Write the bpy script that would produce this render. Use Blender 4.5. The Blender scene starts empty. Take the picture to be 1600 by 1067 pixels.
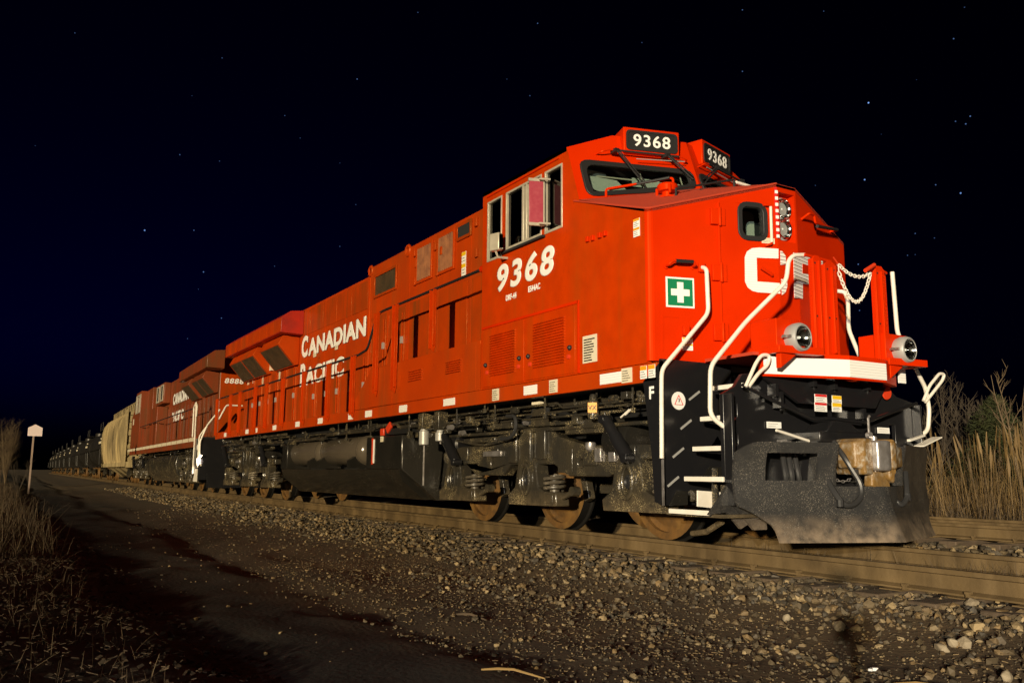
import bpy, bmesh, math, random
import numpy as np
from mathutils import Vector, Matrix, geometry
random.seed(7); rng = np.random.default_rng(7)
R = math.radians
V = Vector
scene = bpy.context.scene
COL = scene.collection

# ------------------------------------------------------------------ camera
CAM = V((-7.01725, -5.02493, .690719)); YAW, PIT, ROLL, FPX = .538161, .151642, .00754083, 1345.223
fw = V((math.sin(YAW)*math.cos(PIT), math.cos(YAW)*math.cos(PIT), math.sin(PIT)))
rt = V((math.cos(YAW), -math.sin(YAW), 0)); up = rt.cross(fw)
c_, s_ = math.cos(ROLL), math.sin(ROLL)
rt, up = c_*rt + s_*up, -s_*rt + c_*up
cd = bpy.data.cameras.new('camera'); cam = bpy.data.objects.new('camera', cd); COL.objects.link(cam)
cam.matrix_world = Matrix(((rt.x, up.x, -fw.x, CAM.x), (rt.y, up.y, -fw.y, CAM.y), (rt.z, up.z, -fw.z, CAM.z), (0, 0, 0, 1)))
cd.sensor_width = 36; cd.lens = FPX/1600*36; cd.clip_start = .05; cd.clip_end = 4000
scene.camera = cam

def ray(px, py): return fw + rt*((px-800)/FPX) - up*((py-533.5)/FPX)
def PL(px, py, p0, n):
    d = ray(px, py); return CAM + d*((V(p0)-CAM).dot(n)/d.dot(n))
def S(px, py, x=-1.53): return PL(px, py, (x, 0, 0), V((1, 0, 0)))
def F(px, py, y): return PL(px, py, (0, y, 0), V((0, 1, 0)))
def G(px, py, z): return PL(px, py, (0, 0, z), V((0, 0, 1)))

# ------------------------------------------------------------------ night sky, lights, exposure
w = bpy.data.worlds.new('World'); scene.world = w; w.use_nodes = True
nt = w.node_tree; nt.nodes.clear()
N = nt.nodes.new; L = nt.links.new
out = N('ShaderNodeOutputWorld'); bg = N('ShaderNodeBackground'); L(bg.outputs[0], out.inputs[0])
sky = N('ShaderNodeTexSky'); sky.sky_type = 'NISHITA'; sky.sun_disc = False
sky.sun_elevation = R(-4.2); sky.sun_rotation = R(4); sky.air_density = 1.0; sky.ozone_density = 5.0; sky.dust_density = .2
tint = N('ShaderNodeMix'); tint.data_type = 'RGBA'; tint.blend_type = 'MULTIPLY'; tint.inputs[0].default_value = 1
gm = N('ShaderNodeGamma'); gm.inputs[1].default_value = 1.45; L(sky.outputs[0], gm.inputs[0]); L(gm.outputs[0], tint.inputs[6]); tint.inputs[7].default_value = (.004, .012, .20, 1)
SKY_GAIN = tint
tc = N('ShaderNodeTexCoord')
STARS = [(117,52,.5),(347,91,.6),(558,124,1),(653,20,.6),(792,124,.35),(445,181,.6),(469,216,.4),(281,242,.8),(343,252,.5),(531,255,.3),(556,320,.5),
 (226,360,2.2),(303,360,.9),(531,385,.6),(318,425,1.3),(310,452,.35),(429,416,.5),(346,497,.9),(293,529,.5),(300,150,.25),(55,228,.25),(1160,16,.9),(1287,18,.5),
 (1507,12,.5),(1490,61,1.),(1160,112,.9),(1357,161,4),(1516,182,1.3),(1493,190,.9),(1509,194,1.2),(1432,125,.2),(1351,281,2.6),(1462,289,1.),(1501,302,2.4),
 (1274,290,.4),(1377,210,.2),(1430,365,.8),(1460,372,.6),(1418,399,.7),(1341,413,1.2),(1343,485,.9),(840,37,.9),(1003,67,.5),(828,150,.7),(1430,398,.4),(470,600,.4)]
prev = None
for (px, py, b) in STARS:
    d = ray(px, py).normalized()
    a = N('ShaderNodeVectorMath'); a.operation = 'DISTANCE'; L(tc.outputs['Generated'], a.inputs[0]); a.inputs[1].default_value = d
    m = N('ShaderNodeMath'); m.operation = 'LESS_THAN'; L(a.outputs['Value'], m.inputs[0]); m.inputs[1].default_value = .00045 + .00035*min(1, b/2)
    q = N('ShaderNodeMath'); q.operation = 'MULTIPLY_ADD'; L(m.outputs[0], q.inputs[0]); q.inputs[1].default_value = b
    if prev: L(prev.outputs[0], q.inputs[2])
    else: q.inputs[2].default_value = 0
    prev = q
sc = N('ShaderNodeVectorMath'); sc.operation = 'SCALE'; sc.inputs[0].default_value = (.06, .115, .26); L(prev.outputs[0], sc.inputs['Scale'])
ad = N('ShaderNodeVectorMath'); ad.operation = 'ADD'; L(tint.outputs[2], ad.inputs[0]); L(sc.outputs[0], ad.inputs[1])
L(ad.outputs[0], bg.inputs[0]); bg.inputs[1].default_value = 1.0
w.cycles.sampling_method = 'MANUAL'; w.cycles.sample_map_resolution = 256

def lamp(name, kind, loc, target, energy, col, size, **k):
    d = bpy.data.lights.new(name, kind); o = bpy.data.objects.new(name, d); COL.objects.link(o)
    o.location = loc; o.rotation_euler = (V(target)-V(loc)).to_track_quat('-Z', 'Y').to_euler()
    d.energy = energy; d.color = col
    if kind == 'SUN': d.angle = size
    else: d.shadow_soft_size = size
    for a, b in k.items(): setattr(d, a, b)
    return o
# low warm light from far behind the camera (yard floodlight), the only sun lamp
SUN = lamp('sun', 'SUN', (-7.75, -6.3, 1.05), (0, 0, 0.0), 4.2, (1., .80, .50), R(1.2))
# the photographer's work lamps: one behind the camera, one ahead of the locomotive
KEY = lamp('work_lamp', 'SPOT', (-32.6, -25.6, 5.7), (.9, -1.2, 1.8), 42000, (1., .95, .86), .16, spot_size=R(21), spot_blend=1.0)
FRONT = lamp('work_lamp', 'SPOT', (-2.6, -10.5, 1.9), (-.5, 1.2, 2.1), 150, (1., .90, .74), .12, spot_size=R(46), spot_blend=.8)

vs = scene.view_settings; vs.view_transform = 'Standard'; vs.look = 'None'; vs.gamma = 1; vs.exposure = 0
try: vs.use_curve_mapping = False
except Exception: pass
scene.render.engine = 'CYCLES'
scene.cycles.max_bounces = 5; scene.cycles.transparent_max_bounces = 8
# ------------------------------------------------------------------ materials
def mat(name, col, rough=.5, metal=0., var=None, bump=None, speck=None, coat=0., streak=None, rvar=None, zdirt=None, spec=None, tint=None):
    """var=(scale,colour2,amount) blotches; bump=(scale,strength); speck=(scale,low,high,colour,roughness); streak=(scale,colour,amount); zdirt=(z0,z1,colour)"""
    m = bpy.data.materials.new(name); m.use_nodes = True; t = m.node_tree
    b = t.nodes['Principled BSDF']; N = t.nodes.new; L = t.links.new
    g = N('ShaderNodeNewGeometry'); pos = g.outputs['Position']
    b.inputs['Roughness'].default_value = rough; b.inputs['Metallic'].default_value = metal
    if coat: b.inputs['Coat Weight'].default_value = coat; b.inputs['Coat Roughness'].default_value = .12
    if spec is not None: b.inputs['Specular IOR Level'].default_value = spec
    if tint: b.inputs['Specular Tint'].default_value = (*tint, 1)
    rgb = N('ShaderNodeRGB'); rgb.outputs[0].default_value = (*col, 1); cur = rgb.outputs[0]
    rr = None
    def noise(scale, det=4, vec=None):
        n = N('ShaderNodeTexNoise'); n.inputs['Scale'].default_value = scale; n.inputs['Detail'].default_value = det
        L(vec or pos, n.inputs['Vector']); return n.outputs['Fac']
    def ramp(src, lo, hi):
        r = N('ShaderNodeMapRange'); r.inputs[1].default_value = lo; r.inputs[2].default_value = hi; L(src, r.inputs[0]); return r.outputs[0]
    def mul(a, k):
        q = N('ShaderNodeMath'); q.operation = 'MULTIPLY'; L(a, q.inputs[0])
        if hasattr(k, 'links'): L(k, q.inputs[1])
        else: q.inputs[1].default_value = k
        return q.outputs[0]
    def mix(a, b2, f):
        q = N('ShaderNodeMix'); q.data_type = 'RGBA'; L(f, q.inputs[0]); L(a, q.inputs[6])
        if isinstance(b2, tuple): q.inputs[7].default_value = (*b2, 1)
        else: L(b2, q.inputs[7])
        return q.outputs[2]
    if var: cur = mix(cur, var[1], mul(ramp(noise(var[0], 6), .35, .7), var[2]))
    if streak:
        mp = N('ShaderNodeMapping'); mp.inputs['Scale'].default_value = (1, 1, .12); L(pos, mp.inputs[0])
        cur = mix(cur, streak[1], mul(ramp(noise(streak[0], 5, mp.outputs[0]), .48, .72), streak[2]))
    if zdirt:
        sp = N('ShaderNodeSeparateXYZ'); L(pos, sp.inputs[0])
        f = ramp(sp.outputs[2], zdirt[1], zdirt[0]); f2 = mul(f, ramp(noise(9, 6), .25, .6)); cur = mix(cur, zdirt[2], mul(f2, .9))
    if speck:
        f = ramp(noise(speck[0], 3), speck[1], speck[2]); f = mul(f, ramp(noise(max(2.5, speck[0]*.04), 4), *(speck[5] if len(speck) > 5 else (.48, .66))))
        cur = mix(cur, speck[3], f)
        q = N('ShaderNodeMapRange'); q.inputs[3].default_value = rough; q.inputs[4].default_value = speck[4]; L(f, q.inputs[0]); rr = q.outputs[0]
    if rvar and rr is None:
        q = N('ShaderNodeMapRange'); q.inputs[1].default_value = .3; q.inputs[2].default_value = .7; q.inputs[3].default_value = rvar[1]; q.inputs[4].default_value = rvar[2]
        L(noise(rvar[0], 5), q.inputs[0]); rr = q.outputs[0]
    L(cur, b.inputs['Base Color'])
    if rr is not None: L(rr, b.inputs['Roughness'])
    if bump:
        bn = N('ShaderNodeBump'); bn.inputs['Strength'].default_value = bump[1]; bn.inputs['Distance'].default_value = .01
        L(noise(bump[0], 5), bn.inputs['Height']); L(bn.outputs[0], b.inputs['Normal'])
    return m
def glow(name, col, s):
    m = bpy.data.materials.new(name); m.use_nodes = True; b = m.node_tree.nodes['Principled BSDF']
    b.inputs['Base Color'].default_value = (*col, 1); b.inputs['Emission Color'].default_value = (*col, 1); b.inputs['Emission Strength'].default_value = s
    return m
def glass(name, tintc, k):
    m = bpy.data.materials.new(name); m.use_nodes = True; t = m.node_tree; t.nodes.clear()
    o = t.nodes.new('ShaderNodeOutputMaterial'); mx = t.nodes.new('ShaderNodeMixShader'); tr = t.nodes.new('ShaderNodeBsdfTransparent'); gl = t.nodes.new('ShaderNodeBsdfGlossy')
    lw = t.nodes.new('ShaderNodeLayerWeight'); lw.inputs[0].default_value = .5; pw = t.nodes.new('ShaderNodeMath'); pw.operation = 'POWER'; pw.inputs[1].default_value = 4.; t.links.new(lw.outputs['Facing'], pw.inputs[0]); fr = t.nodes.new('ShaderNodeMath'); fr.operation = 'MULTIPLY_ADD'; fr.inputs[1].default_value = .9; fr.inputs[2].default_value = .045; t.links.new(pw.outputs[0], fr.inputs[0])
    tr.inputs[0].default_value = (*tintc, 1); gl.inputs['Roughness'].default_value = .02
    t.links.new(fr.outputs[0], mx.inputs[0]); t.links.new(tr.outputs[0], mx.inputs[1]); t.links.new(gl.outputs[0], mx.inputs[2]); t.links.new(mx.outputs[0], o.inputs[0])
    return m
M = dict(
 red=mat('red_paint', (.64, .025, .0004), .36, var=(1.3, (.50, .018, .0004), .8), bump=(34, .03), rvar=(3, .30, .5), spec=.28, tint=(1., .35, .08)),
 redcab=mat('cab_red_paint', (.54, .040, .0006), .34, var=(4.5, (.40, .030, .001), .7), streak=(5, (.36, .05, .003), .6), bump=(30, .05), rvar=(3, .24, .5), spec=.4, tint=(1., .5, .15)),
 redside=mat('dusty_red_paint', (.50, .046, .0015), .34, var=(1.6, (.37, .040, .004), .8), streak=(2.4, (.28, .055, .008), .6), bump=(14, .07), rvar=(2, .22, .55), spec=.45, tint=(1., .6, .2)),
 redroof=mat('anti_slip_red', (.46, .04, .010), .85, bump=(160, .5)),
 redtop=mat('faded_red_paint', (.46, .02, .006), .5, var=(3, (.28, .02, .012), .9), bump=(20, .06)),
 reddoor=mat('hood_door_red', (.47, .047, .002), .30, var=(1.9, (.32, .042, .004), .9), streak=(4, (.20, .052, .008), .8), bump=(18, .09), spec=.45, tint=(1., .6, .2)),
 black=mat('black_paint', (.0105, .0105, .012), .30, speck=(160, .62, .75, (.10, .085, .06), .7), bump=(30, .05), coat=.2),
 blackflat=mat('flat_black', (.008, .008, .008), .6),
 resv=mat('reservoir_paint', (.085, .070, .052), .20, var=(2, (.11, .09, .066), .5), bump=(12, .03), coat=.4),
 tank=mat('dark_tank_paint', (.0125, .012, .0105), .22, speck=(60, .6, .8, (.12, .10, .07), .7), var=(2, (.024, .021, .017), .6), bump=(12, .06), zdirt=(.1, .4, (.030, .024, .018)), coat=.3),
 truck=mat('greasy_truck_steel', (.026, .0245, .021), .24, speck=(85, .53, .65, (.46, .37, .20), .34), var=(2.2, (.055, .045, .028), .9), bump=(34, .6), zdirt=(.15, .50, (.16, .12, .07)), coat=.35),
 spring=mat('spring_steel', (.07, .06, .045), .42, speck=(60, .45, .6, (.34, .29, .21), .5), bump=(40, .3)),
 plow=mat('plow_paint', (.024, .024, .025), .40, speck=(130, .575, .66, (.20, .18, .15), .6, (.35, .62)), var=(2.5, (.030, .029, .028), .9), bump=(26, .3), zdirt=(.06, .36, (.33, .25, .175)), coat=.3),
 rust=mat('wheel_rust', (.15, .075, .020), .55, var=(9, (.07, .040, .016), .9), bump=(60, .4), streak=(6, (.24, .135, .035), .5)),
 tread=mat('wheel_tread', (.035, .033, .03), .3, metal=.7),
 coup=mat('coupler_rust', (.22, .125, .036), .42, var=(6, (.13, .085, .04), .95), bump=(30, .7), speck=(16, .48, .66, (.40, .37, .31), .32, (.35, .6))),
 steel=mat('bare_steel', (.52, .50, .50), .36, metal=.75, var=(12, (.22, .19, .16), .7), bump=(50, .2)),
 white=mat('white_paint', (.80, .77, .70), .38, var=(8, (.62, .54, .42), .45)),
 reflect=mat('reflective_white', (.86, .86, .84), .4, bump=(90, .05)),
 cream=mat('cream_placard', (.70, .63, .47), .5),
 grey=mat('grey_casting', (.42, .42, .41), .42, metal=.25, bump=(60, .06)),
 chrome=mat('reflector_chrome', (.85, .85, .84), .10, metal=1),
 lens=glass('lens_glass', (.9, .93, .93), 1), glass=glass('cab_glass', (.80, .86, .84), 1), dglass=glass('dark_glass', (.05, .055, .05), 1),
 rubber=mat('rubber', (.014, .014, .015), .55, bump=(60, .1)),
 alu=mat('aluminium_frame', (.62, .57, .46), .35, metal=.35, var=(9, (.4, .35, .26), .5)),
 interior=mat('cab_interior', (.42, .44, .38), .7), beige=mat('cab_beige', (.5, .46, .36), .6), darkin=mat('dark_inside', (.012, .012, .013), .8),
 mesh=mat('radiator_mesh', (.050, .035, .018), .5, bump=(180, .8), var=(4, (.10, .06, .028), .7)),
 grille=mat('tan_grille', (.32, .13, .055), .55, var=(7, (.16, .06, .03), .8)),
 yellow=mat('yellow_print', (.80, .50, .01), .5), orange=mat('orange_print', (.85, .33, .01), .5), redp=mat('red_print', (.62, .02, .02), .45), green=mat('green_print', (.0, .19, .075), .5),
 ink=mat('black_ink', (.015, .015, .015), .5), mirror=mat('mirror_glass', (.72, .74, .78), .06, metal=1), pink=mat('red_mirror_back', (.34, .04, .07), .4, var=(20, (.45, .10, .12), .5)),
 redcap=mat('red_enamel', (.60, .045, .012), .35), hose=mat('rubber_hose', (.028, .028, .029), .42, bump=(80, .1)), amber=glow('amber_lamp', (1., .35, .05), 1.6), lit=glow('step_lamp', (1., .86, .6), 9),
 rail=mat('rail_steel', (.135, .092, .043), .42, var=(2.2, (.055, .038, .02), .9), bump=(30, .3), streak=(5, (.20, .14, .07), .6)), railtop=mat('rail_head', (.14, .12, .085), .30, metal=.5, var=(4, (.08, .06, .04), .7)),
 wood=mat('weathered_tie', (.095, .066, .040), .8, var=(6, (.05, .036, .024), .8), bump=(30, .6)),
 stone=mat('ballast_stone', (.12, .11, .09), .75, var=(7, (.21, .165, .095), .9), bump=(50, .4), streak=(19, (.06, .055, .05), .8)),
 stone2=mat('pale_stone', (.30, .25, .17), .75, var=(9, (.19, .15, .10), .8), bump=(60, .4)),
 reed=mat('dry_reed', (.30, .195, .070), .7, var=(1.1, (.17, .11, .04), .8)), plume=mat('reed_plume', (.27, .18, .085), .9), dry=mat('dry_grass', (.16, .115, .062), .8, var=(2, (.08, .052, .032), .8)),
 litter=mat('leaf_litter', (.10, .068, .040), .9, var=(5, (.05, .035, .022), .9)),
 twig=mat('grey_twig', (.05, .038, .026), .85), pine=mat('pine_green', (.028, .036, .008), .8), bark=mat('bark', (.10, .075, .05), .9, bump=(30, .5)),
 hopper=mat('weathered_hopper', (.46, .37, .19), .5, streak=(2.6, (.10, .078, .043), 1.), var=(.8, (.27, .20, .11), .7), bump=(10, .08)),
 tanker=mat('tank_car_black', (.009, .0085, .0075), .45, var=(1.2, (.018, .015, .012), .7), streak=(3, (.035, .03, .023), .4)),
 sign=mat('sign_face', (.82, .70, .70), .5), post=mat('steel_post', (.34, .26, .22), .5), oldred=mat('old_red', (.23, .040, .009), .42, streak=(3, (.13, .055, .018), .9), var=(1, (.15, .040, .012), .9), bump=(14, .06)),
 paleyellow=mat('pale_stripe', (.62, .56, .42), .5), blackt=mat('tripod_black', (.02, .02, .02), .4),
)
def dirt_mat():
    # brown gravelly soil by the rails, dark cinders on the service road, leaf mould on the verge: three soils, by where they lie
    m = mat('dirt', (.105, .068, .031), .9, var=(.9, (.055, .036, .017), .9), bump=(26, .9), speck=(60, .60, .7, (.17, .125, .07), .8))
    t = m.node_tree; b = t.nodes['Principled BSDF']; src = b.inputs['Base Color'].links[0].from_socket; N = t.nodes.new; L = t.links.new
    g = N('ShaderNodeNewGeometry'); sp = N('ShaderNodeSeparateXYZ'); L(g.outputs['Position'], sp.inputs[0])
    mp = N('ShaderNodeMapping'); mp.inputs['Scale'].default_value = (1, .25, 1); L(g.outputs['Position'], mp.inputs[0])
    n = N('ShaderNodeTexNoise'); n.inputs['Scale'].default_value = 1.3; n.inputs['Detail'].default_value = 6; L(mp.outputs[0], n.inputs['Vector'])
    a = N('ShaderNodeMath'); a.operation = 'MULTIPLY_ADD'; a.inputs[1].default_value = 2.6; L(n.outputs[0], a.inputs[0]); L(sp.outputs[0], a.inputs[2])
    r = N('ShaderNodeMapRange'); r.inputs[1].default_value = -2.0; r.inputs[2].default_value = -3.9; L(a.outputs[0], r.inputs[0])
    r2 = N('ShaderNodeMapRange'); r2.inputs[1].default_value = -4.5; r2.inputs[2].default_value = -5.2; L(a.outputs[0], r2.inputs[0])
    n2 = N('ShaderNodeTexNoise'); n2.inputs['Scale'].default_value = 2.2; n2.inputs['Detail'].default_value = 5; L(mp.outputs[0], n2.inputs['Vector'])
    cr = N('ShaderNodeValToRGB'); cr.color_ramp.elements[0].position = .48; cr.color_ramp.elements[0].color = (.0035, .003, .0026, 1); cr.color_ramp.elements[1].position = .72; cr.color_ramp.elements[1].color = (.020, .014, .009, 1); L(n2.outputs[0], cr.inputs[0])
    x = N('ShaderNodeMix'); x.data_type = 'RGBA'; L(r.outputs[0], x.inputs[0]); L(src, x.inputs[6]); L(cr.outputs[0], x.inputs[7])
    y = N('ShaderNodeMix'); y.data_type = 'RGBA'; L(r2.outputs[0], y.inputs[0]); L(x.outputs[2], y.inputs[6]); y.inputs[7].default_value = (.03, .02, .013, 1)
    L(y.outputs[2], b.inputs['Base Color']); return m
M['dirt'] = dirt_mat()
def each(mbs, name, m, par, bev=0.):
    for q in mbs: q.build(name, m, par, bev)
def stripes(name, a, b, freq, axis=2):
    m = bpy.data.materials.new(name); m.use_nodes = True; t = m.node_tree; p = t.nodes['Principled BSDF']; p.inputs['Roughness'].default_value = .42
    g = t.nodes.new('ShaderNodeNewGeometry'); sp = t.nodes.new('ShaderNodeSeparateXYZ'); t.links.new(g.outputs['Position'], sp.inputs[0])
    q = t.nodes.new('ShaderNodeMath'); q.operation = 'MULTIPLY'; q.inputs[1].default_value = freq; t.links.new(sp.outputs[axis], q.inputs[0])
    r = t.nodes.new('ShaderNodeMath'); r.operation = 'FRACT'; t.links.new(q.outputs[0], r.inputs[0])
    c = t.nodes.new('ShaderNodeMath'); c.operation = 'LESS_THAN'; c.inputs[1].default_value = .16; t.links.new(r.outputs[0], c.inputs[0])
    x = t.nodes.new('ShaderNodeMix'); x.data_type = 'RGBA'; x.inputs[6].default_value = (*a, 1); x.inputs[7].default_value = (*b, 1); t.links.new(c.outputs[0], x.inputs[0]); t.links.new(x.outputs[2], p.inputs['Base Color'])
    return m
M['pstripe'] = stripes('striped_film', (.84, .84, .82), (.10, .008, .005), 26)
M['wfilm'] = stripes('lined_reflective_film', (.88, .88, .86), (.60, .60, .58), 38)

# ------------------------------------------------------------------ mesh builder
class MB:
    def __init__(s): s.v = []; s.f = []
    def add(s, vs, fs):
        o = len(s.v); s.v += [tuple(p) for p in vs]; s.f += [[i+o for i in q] for q in fs]; return s
    def hexa(s, p): return s.add(p, [(0,3,2,1),(4,5,6,7),(0,1,5,4),(1,2,6,5),(2,3,7,6),(3,0,4,7)])
    def box(s, x0, x1, y0, y1, z0, z1): return s.hexa([(x0,y0,z0),(x1,y0,z0),(x1,y1,z0),(x0,y1,z0),(x0,y0,z1),(x1,y0,z1),(x1,y1,z1),(x0,y1,z1)])
    def obox(s, c, X, Y, Z):
        c, X, Y, Z = V(c), V(X), V(Y), V(Z)
        return s.hexa([c-X-Y-Z, c+X-Y-Z, c+X+Y-Z, c-X+Y-Z, c-X-Y+Z, c+X-Y+Z, c+X+Y+Z, c-X+Y+Z])
    def cyl(s, a, b, r, n=12, r2=None):
        a, b = V(a), V(b); d = (b-a).normalized(); u = d.orthogonal().normalized(); w = d.cross(u); r2 = r if r2 is None else r2
        vs = []
        for p, q in ((a, r), (b, r2)):
            for i in range(n): t = 2*math.pi*i/n; vs.append(p + u*(q*math.cos(t)) + w*(q*math.sin(t)))
        return s.add(vs, [(i, (i+1) % n, n+(i+1) % n, n+i) for i in range(n)] + [tuple(range(n))[::-1], tuple(range(n, 2*n))])
    def lathe(s, prof, o, ax, n=20, ring=False):
        o, d = V(o), V(ax).normalized(); u = d.orthogonal().normalized(); w = d.cross(u); vs = []; fs = []
        for (r, h) in prof:
            for i in range(n): t = 2*math.pi*i/n; vs.append(o + d*h + u*(r*math.cos(t)) + w*(r*math.sin(t)))
        for k in range(len(prof)-1):
            for i in range(n): fs.append((k*n+i, k*n+(i+1) % n, (k+1)*n+(i+1) % n, (k+1)*n+i))
        if ring == 'open': return s.add(vs, fs)
        if ring:
            e = (len(prof)-1)*n; fs += [(e+i, e+(i+1) % n, (i+1) % n, i) for i in range(n)]; return s.add(vs, fs)
        if prof[0][0] > 1e-4: fs.append(tuple(range(n))[::-1])
        if prof[-1][0] > 1e-4: fs.append(tuple(range((len(prof)-1)*n, len(prof)*n)))
        return s.add(vs, fs)
    def tube(s, pts, r, n=8, fil=0., closed=False):
        pts = [V(p) for p in pts]
        if fil and len(pts) > 2:
            q = [pts[0]]
            for i in range(1, len(pts)-1):
                a, b, c = pts[i-1], pts[i], pts[i+1]; k = min(fil, (a-b).length*.45, (c-b).length*.45)
                p0 = b + (a-b).normalized()*k; p2 = b + (c-b).normalized()*k
                for t in (0, .25, .5, .75, 1): q.append(p0*(1-t)**2 + b*2*t*(1-t) + p2*t*t)
            pts = q + [pts[-1]]
        vs = []; m = len(pts); u = None
        for i, p in enumerate(pts):
            d = (pts[(i+1) % m] - pts[i-1]) if closed else (pts[min(i+1, m-1)] - pts[max(i-1, 0)])
            d.normalize()
            u = d.orthogonal().normalized() if u is None else (u - d*u.dot(d)).normalized()
            w = d.cross(u); rr = r[i] if isinstance(r, (list, tuple)) else r
            for j in range(n): t = 2*math.pi*j/n; vs.append(p + u*(rr*math.cos(t)) + w*(rr*math.sin(t)))
        fs = []
        for i in range(m if closed else m-1):
            k = (i+1) % m
            for j in range(n): fs.append((i*n+j, i*n+(j+1) % n, k*n+(j+1) % n, k*n+j))
        if not closed: fs += [tuple(range(n))[::-1], tuple(range((m-1)*n, m*n))]
        return s.add(vs, fs)
    def panel(s, outer, holes, vec):
        """3D polygon with holes, extruded by vec"""
        vec = V(vec); loops = [[V(p) for p in outer]] + [[V(p) for p in h] for h in holes]
        flat = [p for l in loops for p in l]; tris = geometry.tessellate_polygon(loops)
        n = len(flat); fs = [tuple(t) for t in tris] + [tuple(i+n for i in t)[::-1] for t in tris]
        o = 0
        for l in loops:
            k = len(l); fs += [(o+i, o+(i+1) % k, n+o+(i+1) % k, n+o+i) for i in range(k)]; o += k
        return s.add(flat + [p+vec for p in flat], fs)
    def prism(s, poly, ax, a, b):
        f = {'x': lambda p, t: (t, p[0], p[1]), 'y': lambda p, t: (p[0], t, p[1]), 'z': lambda p, t: (p[0], p[1], t)}[ax]
        return s.panel([f(p, a) for p in poly], [], V(f((0, 0), b))-V(f((0, 0), a)))
    def build(s, name, m, parent=None, bev=0., ang=32, recalc=True, kind=None):
        me = bpy.data.meshes.new(name); bm = bmesh.new()
        lo = [min(p[i] for p in s.v) for i in range(3)]; hi = [max(p[i] for p in s.v) for i in range(3)]
        c = V([(lo[i]+hi[i])/2 for i in range(3)])
        vs = [bm.verts.new(V(p)-c) for p in s.v]
        for q in s.f:
            try: bm.faces.new([vs[i] for i in q])
            except ValueError: pass
        if recalc: bmesh.ops.recalc_face_normals(bm, faces=bm.faces)
        bm.to_mesh(me); bm.free(); me.materials.append(M[m] if isinstance(m, str) else m)
        me.shade_smooth(); me.set_sharp_from_angle(angle=R(ang))
        o = bpy.data.objects.new(name, me); COL.objects.link(o); place(o, c, parent)
        if bev:
            md = o.modifiers.new('bevel', 'BEVEL'); md.width = bev; md.segments = 2; md.limit_method = 'ANGLE'; md.angle_limit = R(40)
        if kind: o['kind'] = kind
        return o
WC = {}
def place(o, c, parent):
    WC[o.name] = V(c)
    if parent is not None: o.parent = parent; o.location = V(c) - WC[parent.name]
    else: o.location = c
def thing(name, label, cat, loc, group=None):
    o = bpy.data.objects.new(name, None); COL.objects.link(o); o.empty_display_size = .3; place(o, V(loc), None)
    return tag(o, label, cat, group)
def tag(o, label=None, cat=None, group=None, kind=None):
    if label: o['label'] = label
    if cat: o['category'] = cat
    if group: o['group'] = group
    if kind: o['kind'] = kind
    return o
def copy_tree(o, parent, off=(0, 0, 0), k=None):
    c = o.copy(); COL.objects.link(c); WC[c.name] = WC[o.name] + V(off); c.parent = parent
    c.location = WC[c.name] - WC[parent.name] if k is None else o.location
    for ch in o.children:
        d = ch.copy(); COL.objects.link(d); d.parent = c; d.location = ch.location; WC[d.name] = WC[ch.name] + V(off)
    return c
def rrect(o, u, v, w, h, r, k=4):
    """rounded rectangle centred at o in plane u,v"""
    pts = []
    for cx, cy, a0 in ((w/2-r, h/2-r, 0), (-w/2+r, h/2-r, 90), (-w/2+r, -h/2+r, 180), (w/2-r, -h/2+r, 270)):
        for i in range(k+1): a = R(a0+90*i/k); pts.append(V(o) + V(u)*(cx+r*math.cos(a)) + V(v)*(cy+r*math.sin(a)))
    return pts
def text(s, name, m, parent, o, u, v, h, bold=0., shear=0., sx=1., centre=True, space=1.):
    """lettering, cap height h, lying in plane (u right, v up), origin o (centre or lower left)"""
    cu = bpy.data.curves.new(name, 'FONT'); cu.body = s; cu.size = 1; cu.bevel_depth = bold; cu.bevel_resolution = 0; cu.shear = shear; cu.space_character = space; cu.extrude = .01
    ob = bpy.data.objects.new(name, cu); COL.objects.link(ob); bpy.context.view_layer.update()
    me = bpy.data.meshes.new_from_object(ob.evaluated_get(bpy.context.evaluated_depsgraph_get())); bpy.data.objects.remove(ob); bpy.data.curves.remove(cu)
    co = np.empty(len(me.vertices)*3, np.float32); me.vertices.foreach_get('co', co); co = co.reshape(-1, 3)
    lo, hi = co.min(0), co.max(0); k = h/(hi[1]-lo[1]); u, v = V(u).normalized(), V(v).normalized(); nn = u.cross(v)
    w_ = (hi[0]-lo[0])*k*sx; q = co.copy()
    q[:, 0] = (co[:, 0]-(lo[0]+hi[0])/2)*k*sx; q[:, 1] = (co[:, 1]-(lo[1]+hi[1])/2)*k; q[:, 2] = np.sign(co[:, 2])*np.minimum(np.abs(co[:, 2])*k, .003)
    W3 = q[:, :1]*np.array(u) + q[:, 1:2]*np.array(v) + q[:, 2:]*np.array(nn)
    me.vertices.foreach_set('co', W3.astype(np.float32).ravel()); me.update(); me.materials.clear(); me.materials.append(M[m]); me.name = name
    ob = bpy.data.objects.new(name, me); COL.objects.link(ob)
    c = V(o) if centre else V(o) + u*(w_/2) + v*(h/2)
    place(ob, c + nn*.004, parent); return ob
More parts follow.
